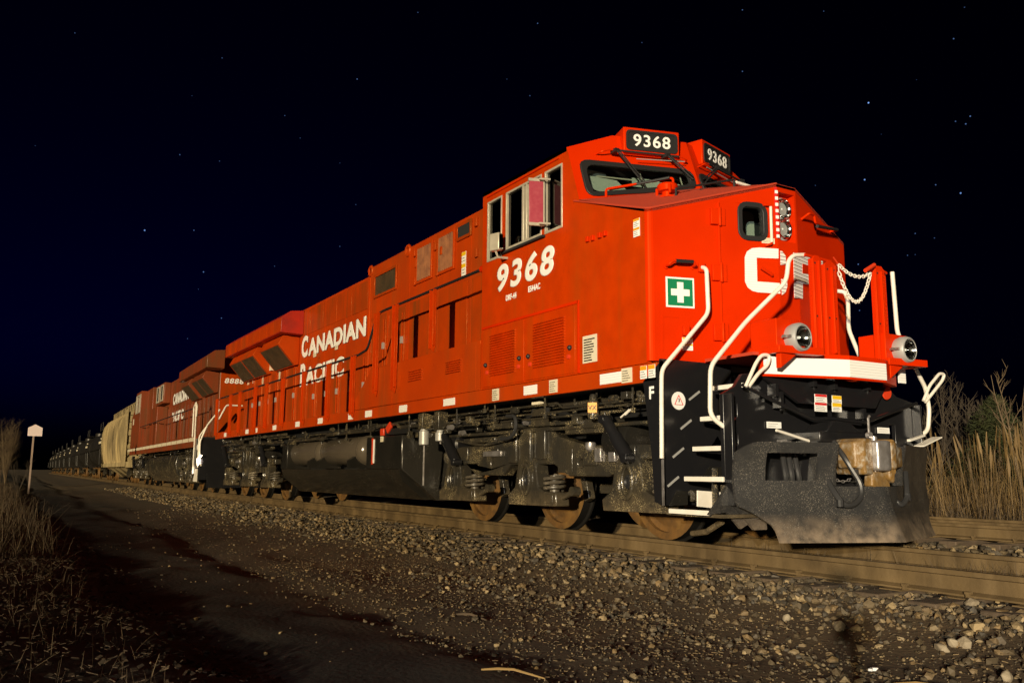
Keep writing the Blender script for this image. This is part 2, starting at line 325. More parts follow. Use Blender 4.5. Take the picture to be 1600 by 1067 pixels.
def sticker(parent, o, u, v, w, h, base='reflect', head=None, hh=.3, lines=4, name='sticker', ink='ink', two=False):
    """flat label 3 mm proud with a coloured header band and rows of fine print"""
    u, v = V(u).normalized(), V(v).normalized(); n = u.cross(v); o = V(o)
    p = MB().obox(o+n*.003, u*(w/2), v*(h/2), n*.003).build(name, base, parent)
    halves = ((.5, 0.),) if not two else ((.25, .25), (.25, -.25))
    for (hf, oy) in halves:
        H = h*hf*2
        if head: MB().obox(o+n*.0065+v*(h*oy + H/2-H*hh/2), u*(w*.48), v*(H*hh/2*.92), n*.001).build('header', head, p)
        if lines:
            b = MB()
            for i in range(lines):
                y = h*oy + H/2 - H*(hh if head else .08) - (i+.7)*H*(1-(hh if head else .08))/(lines+.6); L_ = w*random.uniform(.26, .42)
                b.obox(o+n*.0065+v*y-u*(w*.42-L_), u*L_, v*(H*.022), n*.0008)
            b.build('fine_print', ink, p)
    return p
# ------------------------------------------------------------------ ground
def island_mat(name, cols, rough=.8, bump=None):
    m = bpy.data.materials.new(name); m.use_nodes = True; t = m.node_tree; b = t.nodes['Principled BSDF']; b.inputs['Roughness'].default_value = rough
    g = t.nodes.new('ShaderNodeNewGeometry'); r = t.nodes.new('ShaderNodeValToRGB'); t.links.new(g.outputs['Random Per Island'], r.inputs[0])
    e = r.color_ramp.elements
    while len(e) < len(cols): e.new(.5)
    for i, c in enumerate(cols): e[i].position = i/(len(cols)-1); e[i].color = (*c, 1)
    t.links.new(r.outputs[0], b.inputs['Base Color'])
    if bump:
        n = t.nodes.new('ShaderNodeTexNoise'); n.inputs['Scale'].default_value = bump[0]; t.links.new(g.outputs['Position'], n.inputs['Vector'])
        q = t.nodes.new('ShaderNodeBump'); q.inputs['Strength'].default_value = bump[1]; q.inputs['Distance'].default_value = .01; t.links.new(n.outputs[0], q.inputs['Height']); t.links.new(q.outputs[0], b.inputs['Normal'])
    return m
M['gravel'] = island_mat('gravel', [(.032, .026, .017), (.088, .064, .033), (.053, .045, .034), (.19, .125, .053), (.10, .079, .05), (.31, .23, .12), (.075, .054, .029), (.045, .038, .028)], .7, (70, .35))
M['chips'] = island_mat('wood_chips', [(.04, .026, .013), (.11, .072, .032), (.065, .046, .024), (.19, .135, .065)], .85)
M['drygrass'] = island_mat('dry_grass_blades', [(.035, .025, .013), (.08, .055, .028), (.05, .033, .02), (.12, .085, .045)], .8)
M['reeds'] = island_mat('reed_blades', [(.07, .042, .014), (.16, .10, .034), (.10, .062, .02), (.23, .15, .055)], .7)
M['litter2'] = island_mat('leaf_litter_leaves', [(.03, .02, .013), (.065, .042, .025), (.045, .033, .023), (.10, .07, .043)], .85)
def vnoise(x, y, s=1., seed=0):
    x = np.asarray(x)*s; y = np.asarray(y)*s; xi = np.floor(x).astype(int); yi = np.floor(y).astype(int); fx = x-xi; fy = y-yi; fx = fx*fx*(3-2*fx); fy = fy*fy*(3-2*fy)
    def h(a, b): v = np.sin(a*127.1+b*311.7+seed*74.7)*43758.5453; return v-np.floor(v)
    return (h(xi, yi)*(1-fx)+h(xi+1, yi)*fx)*(1-fy) + (h(xi, yi+1)*(1-fx)+h(xi+1, yi+1)*fx)*fy
def off(y):
    y = np.asarray(y, float); t = np.clip(y-20, 0, 6); return .026*(t*t/12 + np.clip(y-26, 0, None))
def gz(x, y):
    x = np.asarray(x, float); y = np.asarray(y, float); xr = x-off(y)
    z = np.interp(xr, [-60, -12, -7.8, -6.7, -5.8, -3.6, -2.6, -1.5, -1.2, 1.4, 2.4, 5.8, 7.0, 9.5, 30], [.5, .15, -.10, -.24, -.33, -.36, -.33, -.225, -.215, -.215, -.17, -.10, .02, .18, .5])
    rough = np.clip(1-np.abs(xr-1)/40, 0, 1)
    z = z + (vnoise(x, y, .45, 1)-.5)*.07*np.where(np.abs(xr) < 1.7, .1, 1) + ((vnoise(x, y, 2.1, 2)-.5)*.035 + (vnoise(x, y, 6.5, 3)-.5)*.016)*np.where(np.abs(xr) < 1.6, .35, 1)*rough
    # wheel ruts and lumps of the service road
    rd = np.clip((-3.0-xr)/1., 0, 1)*np.clip((xr+7.2)/1., 0, 1)
    z = z - rd*.05*np.exp(-((xr+4.4+.15*np.sin(y*.35))/.24)**2) - rd*.05*np.exp(-((xr+5.9+.15*np.sin(y*.35))/.24)**2) + rd*((vnoise(x, y, 1.1, 7)-.5)*.06 + (vnoise(x, y, 3.7, 8)-.5)*.03)
    return z
def npmesh(name, v, f, m, smooth=False, kind=None, label=None, cat=None):
    me = bpy.data.meshes.new(name); v = np.asarray(v, np.float32); f = np.asarray(f, np.int32); k = f.shape[1]
    c = (v.max(0)+v.min(0))/2; v = v-c
    me.vertices.add(len(v)); me.vertices.foreach_set('co', v.ravel()); me.loops.add(f.size); me.loops.foreach_set('vertex_index', f.ravel())
    me.polygons.add(len(f)); me.polygons.foreach_set('loop_start', np.arange(0, f.size, k, dtype=np.int32)); me.polygons.foreach_set('loop_total', np.full(len(f), k, np.int32))
    me.polygons.foreach_set('use_smooth', np.full(len(f), smooth, bool)); me.update(calc_edges=True); me.materials.append(M[m])
    o = bpy.data.objects.new(name, me); COL.objects.link(o); place(o, V(c.tolist()), None)
    return tag(o, label, cat, None, kind)
def axis(segs):
    r = [np.arange(a, b, s) for a, b, s in segs]; return np.concatenate(r+[[segs[-1][1]]])
xs = axis([(-900, -60, 120), (-60, -14, 5), (-14, -8.5, .5), (-8.5, 5, .13), (5, 12, .4), (12, 40, 4), (40, 1500, 180)])
ys = axis([(-300, -20, 60), (-20, -6, 1.2), (-6, 9, .13), (9, 24, .35), (24, 60, 1.2), (60, 140, 6), (140, 2500, 200)])
gx, gy = np.meshgrid(xs, ys); gzv = gz(gx, gy)
nx, ny = len(xs), len(ys); I = np.arange(nx*ny).reshape(ny, nx)
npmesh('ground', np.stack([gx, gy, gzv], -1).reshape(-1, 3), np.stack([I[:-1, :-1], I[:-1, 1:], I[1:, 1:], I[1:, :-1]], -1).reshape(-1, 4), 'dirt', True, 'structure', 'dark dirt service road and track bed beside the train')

# ------------------------------------------------------------------ track
def rail_mesh(xc, y0, y1, z0, name, par, curve=True):
    prof = [(-.07, -.178), (.07, -.178), (.07, -.165), (.012, -.145), (.009, -.045), (.036, -.035), (.037, -.010), (.030, 0), (-.030, 0), (-.037, -.010), (-.036, -.035), (-.009, -.045), (-.012, -.145), (-.07, -.165)]
    yy = list(np.concatenate([[y0], np.arange(20, min(y1, 30), 1.), [y1]])); v = []; f = []; n = len(prof)
    m = MB()
    for y in yy: m.v += [(xc+(float(off(y)) if curve else 0)+px, float(y), z0+pz) for px, pz in prof]
    for i in range(len(yy)-1): m.f += [(i*n+j, i*n+(j+1) % n, (i+1)*n+(j+1) % n, (i+1)*n+j) for j in range(n)]
    m.f += [list(range(n)), list(range((len(yy)-1)*n, len(yy)*n))]
    return m.build(name, 'rail', par, ang=40)
def track(name, x0, dz, label, ymax):
    t = thing(name, label, 'track', (x0, 0, dz-.2))
    for sx in (-1, 1):
        r = rail_mesh(x0+sx*.7525, -14, 220, dz, 'rail', t)
    base = None; rs = np.random.default_rng(5)
    for i in range(80):
        y = -3.2+i*.52
        if y > ymax: break
        ox = x0+float(off(y))+rs.uniform(-.04, .04)
        if base is None:
            base = MB().box(ox-1.30, ox+1.30, y-.115, y+.115, dz-.36, dz-.186).build('tie', 'wood', t, bev=.012); pl = MB()
            tp = MB().box(x0-.93, x0-.58, y-.095, y+.095, dz-.190, dz-.1785).build('tie_plate', 'rail', t)
            sk = MB().box(x0-.865, x0-.84, y-.085, y-.06, dz-.18, dz-.145).box(x0-.87, x0-.82, y-.09, y-.055, dz-.152, dz-.135).build('spike', 'rail', t)
        else:
            for o_, dx in ((base, ox-x0), (tp, float(off(y))), (sk, float(off(y))+rs.uniform(-.01, .01))):
                c = o_.copy(); COL.objects.link(c); c.parent = t; c.location = o_.location + V((dx if o_ is not base else ox-x0, i*.52, 0))
    return t
TRACK = track('railway_track', 0., 0., 'rusty rails on buried wooden ties under the train', 38)
TRACK2 = track('railway_track', 4.35, .10, 'unused parallel rails between the locomotive and the reeds', 14)

# ------------------------------------------------------------------ loose stones, chips, grass
def ico():
    t = (1+5**.5)/2
    v = np.array([(-1, t, 0), (1, t, 0), (-1, -t, 0), (1, -t, 0), (0, -1, t), (0, 1, t), (0, -1, -t), (0, 1, -t), (t, 0, -1), (t, 0, 1), (-t, 0, -1), (-t, 0, 1)], float)/1.9
    f = np.array([(0, 11, 5), (0, 5, 1), (0, 1, 7), (0, 7, 10), (0, 10, 11), (1, 5, 9), (5, 11, 4), (11, 10, 2), (10, 7, 6), (7, 1, 8), (3, 9, 4), (3, 4, 2), (3, 2, 6), (3, 6, 8), (3, 8, 9), (4, 9, 5), (2, 4, 11), (6, 2, 10), (8, 6, 7), (9, 8, 1)])
    return v, f
def rotz(a): c, s = np.cos(a), np.sin(a); z = np.zeros_like(a); o = np.ones_like(a); return np.stack([np.stack([c, -s, z], -1), np.stack([s, c, z], -1), np.stack([z, z, o], -1)], 1)
def stones(x, y, s, flat=(.65, 1.0), sink=.3, lift=0.):
    n = len(x); v0, f0 = ico(); v = np.repeat(v0[None], n, 0)*rng.uniform(.5, 1.3, (n, 12, 1))
    v = v*np.stack([s*rng.uniform(.8, 1.3, n), s*rng.uniform(.7, 1.05, n), s*rng.uniform(*flat, n)], -1)[:, None]
    tl = rng.uniform(-.5, .5, n); c, sn = np.cos(tl), np.sin(tl); vy = v[..., 1]*c[:, None]-v[..., 2]*sn[:, None]; v[..., 2] = v[..., 1]*sn[:, None]+v[..., 2]*c[:, None]; v[..., 1] = vy
    v = np.einsum('nij,nkj->nki', rotz(rng.uniform(0, 6.28, n)), v)
    v += np.stack([x, y, gz(x, y)+s*sink+lift], -1)[:, None]
    return v.reshape(-1, 3), (f0[None]+np.arange(n)[:, None, None]*12).reshape(-1, 3)
def pts(n, xa, xb, ya, yb): return rng.uniform(xa, xb, n), rng.uniform(ya, yb, n)
XS, YS, SS = [], [], []
def zone(n, xa, xb, ya, yb, s0, s1, xpow=1.):
    x, y = pts(n, xa, xb, ya, yb)
    if xpow != 1: x = xb-(xb-xa)*rng.uniform(0, 1, n)**xpow
    XS.append(x+off(y)); YS.append(y); SS.append(s0*(s1/s0)**rng.uniform(0, 1, n)**1.6)
zone(2800, -3.2, -.86, -3.8, 3.5, .008, .036, 1.9); zone(1500, -1.9, -.86, -3.8, 3.5, .014, .048); zone(4200, -2.5, -.86, 3.5, 12, .010, .042, 1.4); zone(2600, -2.5, -.86, 12, 26, .022, .055); zone(900, -2.5, -.86, 26, 45, .03, .06)
zone(12000, -4.6, -.86, -3.8, 5, .003, .011, 1.1); zone(1800, -4.7, -2.8, -3.8, 4, .006, .024, 2.6); zone(500, -4.0, -2.6, 5, 20, .012, .03, 2.5)
zone(1900, -.66, .66, -2, 7, .015, .05); zone(2600, .86, 3.5, -2, 6, .02, .06); zone(420, -6.6, -4.0, -3.6, 12, .005, .018)
v, f = stones(np.concatenate(XS), np.concatenate(YS), np.concatenate(SS))
npmesh('ballast_gravel', v, f, 'gravel', False, 'stuff', 'loose grey and tan ballast stones along the rails', 'gravel')
# single larger pale stones near the rail
big = [(1228, 968, .075, 'pale flat stone on the gravel below the snowplow left corner'), (1311, 984, .085, 'pale stone lying alone in the middle of the lit gravel'), (1342, 921, .07, 'pale stone close beside the near rail under the coupler'), (1470, 1015, .075, 'leftmost of three pale stones in a row at lower right'),
 (1490, 1013, .08, 'middle one of three pale stones in a row at lower right'), (1508, 1014, .075, 'rightmost of three pale stones in a row at lower right'), (1520, 970, .085, 'pointed pale stone below the splintered timber'), (1573, 1054, .08, 'big pale stone nearest the bottom right corner')]
for k, (px, py, s, lab) in enumerate(big):
    p = G(px, py, -.31); x, y = np.array([p.x]), np.array([p.y]); v, f = stones(x, y, np.array([s*.62]), (.7, .95), .35)
    o = npmesh('stone', v, f, 'stone2', False, None, lab, 'stone'); o['group'] = 'larger pale stones on the gravel'
    md = o.modifiers.new('bevel', 'BEVEL'); md.width = .008; md.segments = 2
# wood chips and straw flecks pressed into the dirt
def flecks(n, xa, xb, ya, yb, la, lb, wa, wb, m, name, label, cat, lift=.012, tilt=.25, xp=1.):
    x, y = pts(n, xa, xb, ya, yb); L_ = rng.uniform(la, lb, n); W_ = rng.uniform(wa, wb, n); a = rng.uniform(0, 6.28, n); t = rng.uniform(-tilt, tilt, n); t2 = rng.uniform(-tilt, tilt, n)
    if xp != 1: x = xa+(xb-xa)*rng.uniform(0, 1, n)**xp
    if m == 'chips': y = ya+(yb-ya)*rng.uniform(0, 1, n)**2.2; x = x-.5*np.abs(rng.normal(0, .6, n))
    z = gz(x, y)+lift; d = np.stack([np.cos(a), np.sin(a), t], -1)*L_[:, None]/2; e = np.stack([-np.sin(a), np.cos(a), t2], -1)*W_[:, None]/2; c = np.stack([x, y, z], -1)
    h = np.stack([0*x, 0*x, 0*x+.004], -1)
    v = np.stack([c-d-e, c+d-e*.6, c+d*.9+e, c-d*.8+e, c-d-e+h, c+d-e*.6+h, c+d*.9+e+h, c-d*.8+e+h], 1).reshape(-1, 3)
    q = np.array([(0, 3, 2, 1), (4, 5, 6, 7), (0, 1, 5, 4), (1, 2, 6, 5), (2, 3, 7, 6), (3, 0, 4, 7)]); f = (q[None]+np.arange(n)[:, None, None]*8).reshape(-1, 4)
    return npmesh(name, v, f, m, False, 'stuff', label, cat)
flecks(6500, -4.2, -1.0, -4, 14, .006, .034, .003, .009, 'chips', 'wood_chips', 'tiny wood chips and straw flecks scattered over the lit dirt', 'wood chips')
flecks(6500, -9.2, -5.8, -4.4, 12, .015, .05, .008, .03, 'litter2', 'leaf_litter', 'brown fallen leaves and twigs on the verge at lower left', 'leaf litter', .02, .5, .8)
def blades(n, xf, yf, h0, h1, w, lean, m, name, label, cat, seg=4, plume=False, curl=.4, keep=None):
    x, y = xf(n), yf(n)
    if keep is not None: k = keep(x, y); x, y = x[k], y[k]; n = len(x)
    h = rng.uniform(h0, h1, n); a = rng.uniform(0, 6.28, n); ln = rng.normal(0, lean, n); la = rng.uniform(0, 6.28, n); z = gz(x, y)-.03
    V_, F_ = [], []; t = np.linspace(0, 1, seg+1)
    for i, tt in enumerate(t):
        bend = ln*(tt+curl*tt*tt); cx = x+np.cos(la)*bend*h; cy = y+np.sin(la)*bend*h; cz = z+h*tt*(1-.15*np.abs(ln)*tt)
        ww = w*(1-.75*tt) if not plume else w*np.where(tt > .72, .35+1.15*max(0, 1-abs(tt-.84)/.15), .3+0*x)
        V_.append(np.stack([cx-np.cos(a)*ww, cy-np.sin(a)*ww, cz], -1)); V_.append(np.stack([cx+np.cos(a)*ww, cy+np.sin(a)*ww, cz], -1))
    v = np.stack(V_, 1).reshape(-1, 3); k = 2*(seg+1)
    q = np.array([(2*i, 2*i+1, 2*i+3, 2*i+2) for i in range(seg)]); f = (q[None]+np.arange(n)[:, None, None]*k).reshape(-1, 4)
    return npmesh(name, v, f, m, True, 'stuff', label, cat)
U = lambda a, b: (lambda n: rng.uniform(a, b, n))
blades(7000, lambda n: -6.2-2.4*rng.uniform(0, 1, n)**.8, lambda n: 6+40*rng.uniform(0, 1, n)**1.2, .12, .60, .004, .42, 'drygrass', 'tall_verge_grass', 'taller dry grass along the far part of the dark verge', 'grass')
blades(7000, lambda n: -6.3-2.6*rng.uniform(0, 1, n)**.8, lambda n: -3.5+14*rng.uniform(0, 1, n), .03, .20, .0022, .7, 'drygrass', 'verge_grass', 'dry grass tufts on the dark verge of the road', 'grass', keep=lambda x, y: np.hypot(x-CAM.x, y-CAM.y) > 2.5)
# ================================================================== lead locomotive
LOCO = thing('diesel_locomotive', 'gleaming red diesel locomotive numbered 9368 with black snowplow, leading the train', 'locomotive', (0, 11.15, 0), 'red diesel locomotives')
X_, Y_, Z_ = V((1, 0, 0)), V((0, 1, 0)), V((0, 0, 1)); SU = -Y_      # on the near side, "right" for a reader is -Y
def front_y(x, z): return 2.70 + .352*(z-3.77) - .3*(1.53-abs(x))      # windshield planes
def roof_z(x, y): return 3.36 + .342*(y-1.5) + .382*(1.53-max(abs(x-.045), .145))

# ---- underframe
fr = MB().box(-.55, .55, .95, 21.3, 1.02, 1.60).box(-1.45, 1.45, 1.5, 20.8, 1.60, 1.74).build('underframe', 'blackflat', LOCO)
for sx in (-1, 1):
    sl = MB().box(sx*1.53 if sx < 0 else 1.45, -1.45 if sx < 0 else 1.53, 1.41, 20.9, 1.59, 1.775).build('side_sill', 'redside', LOCO, bev=.008)
    if sx < 0:
        for (px, py, w_) in [(829, 608, .30), (955, 588, .38), (630, 637.5, .30), (576, 645, .30), (548, 650.5, .24), (500.5, 657, .28), (465, 662, .28), (429, 667, .28), (386, 674, .28), (401, 671.5, .14), (352, 679, .26)]:
            p = S(px, py); p.z = 1.68; MB().obox(p-X_*.003, X_*.003, Y_*(w_/2), Z_*.055).build('reflector', 'wfilm', sl)
        p = S(702, 628); p.z = 1.68; MB().obox(p-X_*.003, X_*.003, Y_*.18, Z_*.05).build('reflector', 'wfilm', sl)
        for px in (775, 865, 980):
            p = S(px, 600); p.z = 1.685; sticker(sl, p-X_*.001, SU, Z_, .17, .15, 'cream', None, .1, 5)
        for px in (1006, 1019): p = S(px, 582); p.z = 1.69; sticker(sl, p-X_*.001, SU, Z_, .10, .13, 'reflect', 'orange', .36, 3)
MB().box(-1.44, 1.44, 4.97, 20.9, 1.742, 1.775).build('walkway', 'redroof', LOCO)

# ---- cab shell
SIDE = [(1.56, 1.78), (4.97, 1.78), (4.97, 4.48), (2.95, 4.48), (2.70, 3.77), (1.56, roof_z(-1.53, 1.56))]
WINS = [(4.46, 4.82, 3.50, 4.30), (3.50, 4.33, 3.56, 4.30), (3.05, 3.40, 3.55, 4.30)]
for sx in (-1, 1):
    hl = [[(sx*1.53, a, c), (sx*1.53, b, c), (sx*1.53, b, d), (sx*1.53, a, d)] for (a, b, c, d) in WINS]
    cw = MB().panel([(sx*1.53, *p) for p in SIDE], hl, (-sx*.06, 0, 0)).build('cab_side', 'redcab', LOCO)
    for (a, b, c, d) in WINS:
        x0 = sx*1.538; f = MB().panel([(x0, a-.016, c-.02), (x0, b+.016, c-.02), (x0, b+.016, d+.016), (x0, a-.016, d+.016)], [[(x0, a+.012, c+.012), (x0, b-.012, c+.012), (x0, b-.012, d-.012), (x0, a+.012, d-.012)]], (-sx*.05, 0, 0))
        if b-a > .8: f.box(min(x0, x0-sx*.04), max(x0, x0-sx*.04), 3.90, 3.94, c+.012, d-.012).box(min(x0, x0-sx*.04), max(x0, x0-sx*.04), 3.82, 3.85, c+.012, d-.012)
        wf = f.build('window_frame', 'alu', cw, bev=.004)
        MB().box(sx*1.50-.004, sx*1.50+.004, a, b, c, d).build('pane', 'dglass', cw)
    if sx < 0:
        MB().box(-1.575, -1.53, 3.40, 4.40, 3.495, 3.525).build('window_ledge', 'darkin', cw, bev=.004)
        # roof drip line, weld seams
        MB().box(-1.545, -1.53, 3.1, 4.85, 4.385, 4.40).build('drip_rail', 'red', cw)
        # sun shade / wind wing
        p = S(838, 316, -1.66); ww = MB().obox((-1.66, p.y, p.z), (.004, .011, 0), (-.085, .03, 0), (0, 0, .27)).build('wind_wing', 'pink', cw, bev=.008)
        e = MB()
        for dz in (-.275, .275): e.obox((-1.66, p.y, p.z+dz), (.005, .016, 0), (-.092, .033, 0), (0, 0, .018)); e.tube([(-1.66, p.y-.06, p.z+dz), (-1.53, p.y-.11, p.z+dz)], .014, 6)
        e.obox((-1.574, p.y-.03, p.z), (.003, .012, 0), (-.008, .003, 0), (0, 0, .29)); e.build('wing_bracket', 'alu', ww)
        p = S(777, 379, -1.66); mr = MB().obox((-1.68, p.y, p.z), (.038, .015, 0), (-.03, .075, 0), (0, 0, .115)).build('rear_view_mirror', 'alu', cw, bev=.012)
        nn = V((-.02, -.05, 0)).normalized(); tU = V((.05, .02, 0)).normalized()
        MB().obox(V((-1.68, p.y, p.z)) + V((.03, -.075, 0))*1.04, V((.038, .015, 0))*.82, V((.002, -.004, 0)), Z_*.095).build('mirror_glass', 'mirror', mr)
        MB().tube([(-1.68, p.y, p.z-.12), (-1.66, p.y-.02, p.z-.2), (-1.53, p.y-.05, p.z-.2)], .016, 6).build('mirror_arm', 'alu', mr)
        # number and class lettering
        text('9368', 'road_number', 'reflect', cw, S(819.5, 421, -1.533), SU, Z_, .365, bold=.034, shear=.13, sx=1.28, space=1.2)
        text('DRF-44', 'class_lettering', 'reflect', cw, S(799, 463.5, -1.533), SU, Z_, .078, bold=.03, sx=.8)
        text('ES44AC', 'class_lettering', 'reflect', cw, S(835, 449.5, -1.533), SU, Z_, .078, bold=.03, sx=.8)
        sticker(cw, S(995, 356, -1.533), SU, Z_, .10, .19, 'reflect', 'orange', .28, 3, two=True)
        sticker(cw, S(922, 545, -1.533), SU, Z_, .26, .30, 'cream', None, .1, 9)
        for px, py in ((918, 374), (926, 372), (937, 368), (945, 365)): MB().obox(S(px, py, -1.545), X_*.02, Y_*.022, Z_*.03).build('bolted_lug', 'red', cw, bev=.006)
        # louvred equipment doors below the number
        MB().box(-1.542, -1.53, 2.72, 4.94, 2.575, 2.61).box(-1.542, -1.53, 2.70, 2.735, 1.79, 2.61).build('door_rim', 'red', cw, bev=.004)
        for (a, b, dz) in ((3.87, 4.90, 0), (2.78, 3.84, 0)):
            dr = MB().box(-1.540, -1.53, a, b, 1.80, 2.555).build('louvred_door', 'redcab', cw, bev=.004)
            for i in range(17):
                z = 1.93 + i*.0325; MB().add([(-1.5405, a+.19, z), (-1.5405, b-.19, z), (-1.5405, b-.19, z+.024), (-1.5405, a+.19, z+.024), (-1.562, a+.20, z+.003), (-1.562, b-.20, z+.003)], [(0, 1, 5, 4), (2, 3, 4, 5), (0, 4, 3), (1, 2, 5), (0, 3, 2, 1)]).build('louvre', 'redcab', dr)
            for yy in (a+.09, b-.09):
                MB().lathe([(.0, 0), (.030, 0), (.030, .02), (.016, .035), (0, .035)], (-1.540, yy, 2.09), -X_, 10).build('latch_knob', 'rubber', dr)
                MB().lathe([(.0, 0), (.032, 0), (.026, .02), (0, .024)], (-1.540, yy-.03*(1 if yy > (a+b)/2 else -1), 1.99), -X_, 10).build('latch_handle', 'redcap', dr)
# cab back, roof, floor
MB().box(-1.47, 1.47, 4.905, 4.965, 1.78, 4.48).build('cab_back', 'interior', LOCO)
def fpt(x, z, d=0.): return V((x, front_y(x, z)-d, z))
ro = MB()
RX = [(-1.53, 4.48), (-.93, 4.72), (0, 4.735), (.93, 4.72), (1.53, 4.48)]
for dz in (0, -.05):
    ro.v += [tuple(V((x, front_y(x, z), z+dz))) for x, z in RX] + [(x, 4.97, z+dz) for x, z in RX]
for i in range(4): ro.f += [(i, i+1, 6+i, 5+i), (10+i, 15+i, 16+i, 11+i), (i, 10+i, 11+i, i+1), (5+i, 6+i, 16+i, 15+i)]
ro.f += [(0, 5, 15, 10), (4, 14, 19, 9)]
CROOF = ro.build('cab_roof', 'red', LOCO)
MB().box(-1.5, 1.5, 1.7, 4.95, 1.79, 1.85).build('cab_floor', 'interior', LOCO)
# windshields
def wpts(sx, grow=0.):
    P = []
    xa, xb = 1.40+grow, .075-grow
    za, zb = roof_z(1.40, 2.6)+.045-grow, 4.085-grow; zt = 4.30+grow; r = .13
    cs = [(xa, za), (xb, zb), (xb, zt), (xa, zt)]
    for i in range(4):
        p, a, b = V(cs[i]), V(cs[i-1]), V(cs[(i+1) % 4]); k = min(r, (a-p).length*.45, (b-p).length*.45)
        p0 = p+(a-p).normalized()*k; p2 = p+(b-p).normalized()*k
        for t in (0, .25, .5, .75, 1): P.append(p0*(1-t)**2 + p*2*t*(1-t) + p2*t*t)
    return [(sx*x, z) for x, z in P]
yc = 2.373
for sx in (-1, 1):
    ring = wpts(sx)
    out_ = [fpt(sx*1.526, 3.77), fpt(sx*.001, 4.045), fpt(sx*.001, 4.735), fpt(sx*.93, 4.715), fpt(sx*1.526, 4.475)]
    wp = MB().panel(out_, [[fpt(x, z) for x, z in ring]], (0, .05, 0)).build('windshield_panel', 'red', LOCO)
    gk = MB().panel([fpt(x, z, .022) for x, z in wpts(sx, .03)], [[fpt(x, z, .022) for x, z in wpts(sx, -.035)]], (0, .055, 0)).build('gasket', 'rubber', wp, bev=.008)
    MB().panel([fpt(x, z, -.012) for x, z in wpts(sx, .005)], [], (0, .008, 0)).build('windshield_pane', 'glass', wp)
    # wiper bar, wipers
    zb = 4.40
    gb_ = MB().tube([fpt(sx*1.20, zb+.02, 0), fpt(sx*1.18, zb+.03, .09), fpt(sx*1.10, zb+.06, .11), fpt(sx*.2, zb+.06, .11), fpt(sx*.13, zb+.03, .09), fpt(sx*.12, zb+.02, 0)], .010, 6, .04).build('grab_bar', 'red', wp); MB().tube([fpt(sx*1.05, zb+.06, .11), fpt(sx*.24, zb+.06, .11)], .013, 6).build('grip', 'rubber', gb_)
    for (xa, xb) in ((1.02, .72), (.40, .10)):
        wv = MB().tube([fpt(sx*xa, 4.44, .14), fpt(sx*xb, 4.02+(.16 if xb < .5 else 0), .05)], .011, 6).tube([fpt(sx*(xa-.03), 4.44, .14), fpt(sx*(xb-.02), 4.06+(.16 if xb < .5 else 0), .05)], .008, 6).obox(fpt(sx*xa, 4.45, .10), (.03, 0, 0), (0, .05, 0), (0, 0, .022)).build('wiper', 'rubber', wp)
    MB().tube([fpt(sx*.78, 4.37, .10), fpt(sx*.18, 4.40, .10)], .006, 6).build('wiper_link', 'grey', wp)
# things in the cab that show through the glass
MB().tube([fpt(-1.38, 4.22, -.25), fpt(-.05, 4.20, -.25)], .010, 6).build('sun_visor_rod', 'beige', LOCO)
MB().obox(fpt(-1.14, 4.24, -.22), (.20, 0, 0), (0, .004, .01), (0, 0, .03)).build('sun_visor', 'interior', LOCO)
MB().obox(fpt(-.52, 4.16, -.20), (.17, -.05, 0), (0, .004, .01), (0, 0, .045)).build('sun_visor', 'interior', LOCO)
MB().panel([fpt(-1.36, 3.8, -.10), fpt(-.82, 3.95, -.10), fpt(-.95, 4.12, -.10), fpt(-1.36, 4.16, -.10)], [], (0, .01, 0)).build('roller_shade', 'interior', LOCO)
for x in (-.62, -.12): MB().tube([fpt(x, 4.02, -.12), fpt(x, 4.28, -.12)], .008, 6).build('shade_rod', 'beige', LOCO)
for x in (-.95, .85):
    st = MB().box(x-.26, x+.26, 3.35, 3.85, 2.75, 2.9).box(x-.26, x+.26, 3.80, 3.92, 2.9, 3.65).box(x-.14, x+.14, 3.80, 3.9, 3.68, 3.95).build('cab_seat', 'rubber', LOCO, bev=.04)
MB().box(-1.4, -.2, 2.75, 3.1, 2.6, 3.72).build('control_stand', 'interior', LOCO, bev=.03)
MB().box(-1.46, 1.46, 3.02, 4.9, 4.40, 4.43).build('ceiling_liner', 'interior', LOCO)
# ---- number boards
for sx in (-1, 1):
    a, b = V((sx*.86, 2.70, 0)), V((sx*.20, 2.50, 0)); u = (b-a).normalized() if sx < 0 else (a-b).normalized(); mid = (a+b)/2; n = u.cross(Z_)
    z0, z1 = 4.475, 4.795; hw = .36
    bx = MB().hexa([mid-u*hw+Z_*z0, mid+u*hw+Z_*z0, mid+u*hw-n*.5+Z_*z0, mid-u*hw-n*.5+Z_*z0, mid-u*hw+Z_*z1, mid+u*hw+Z_*z1, mid+u*hw-n*.5+Z_*z1, mid-u*hw-n*.5+Z_*z1]).build('number_board', 'red', CROOF if False else LOCO, bev=.012)
    o = mid + Z_*((z0+z1)/2) + n*.001
    MB().panel(rrect(o, u, Z_, .66, .25, .05), [rrect(o, u, Z_, .60, .20, .035)], n*.014).build('board_rim', 'rubber', bx)
    MB().panel(rrect(o, u, Z_, .61, .21, .035), [], n*.006).build('board_face', 'ink', bx)
    text('9368', 'board_number', 'reflect', bx, o+n*.007, u, Z_, .155, bold=.02, sx=1.06, space=1.14)
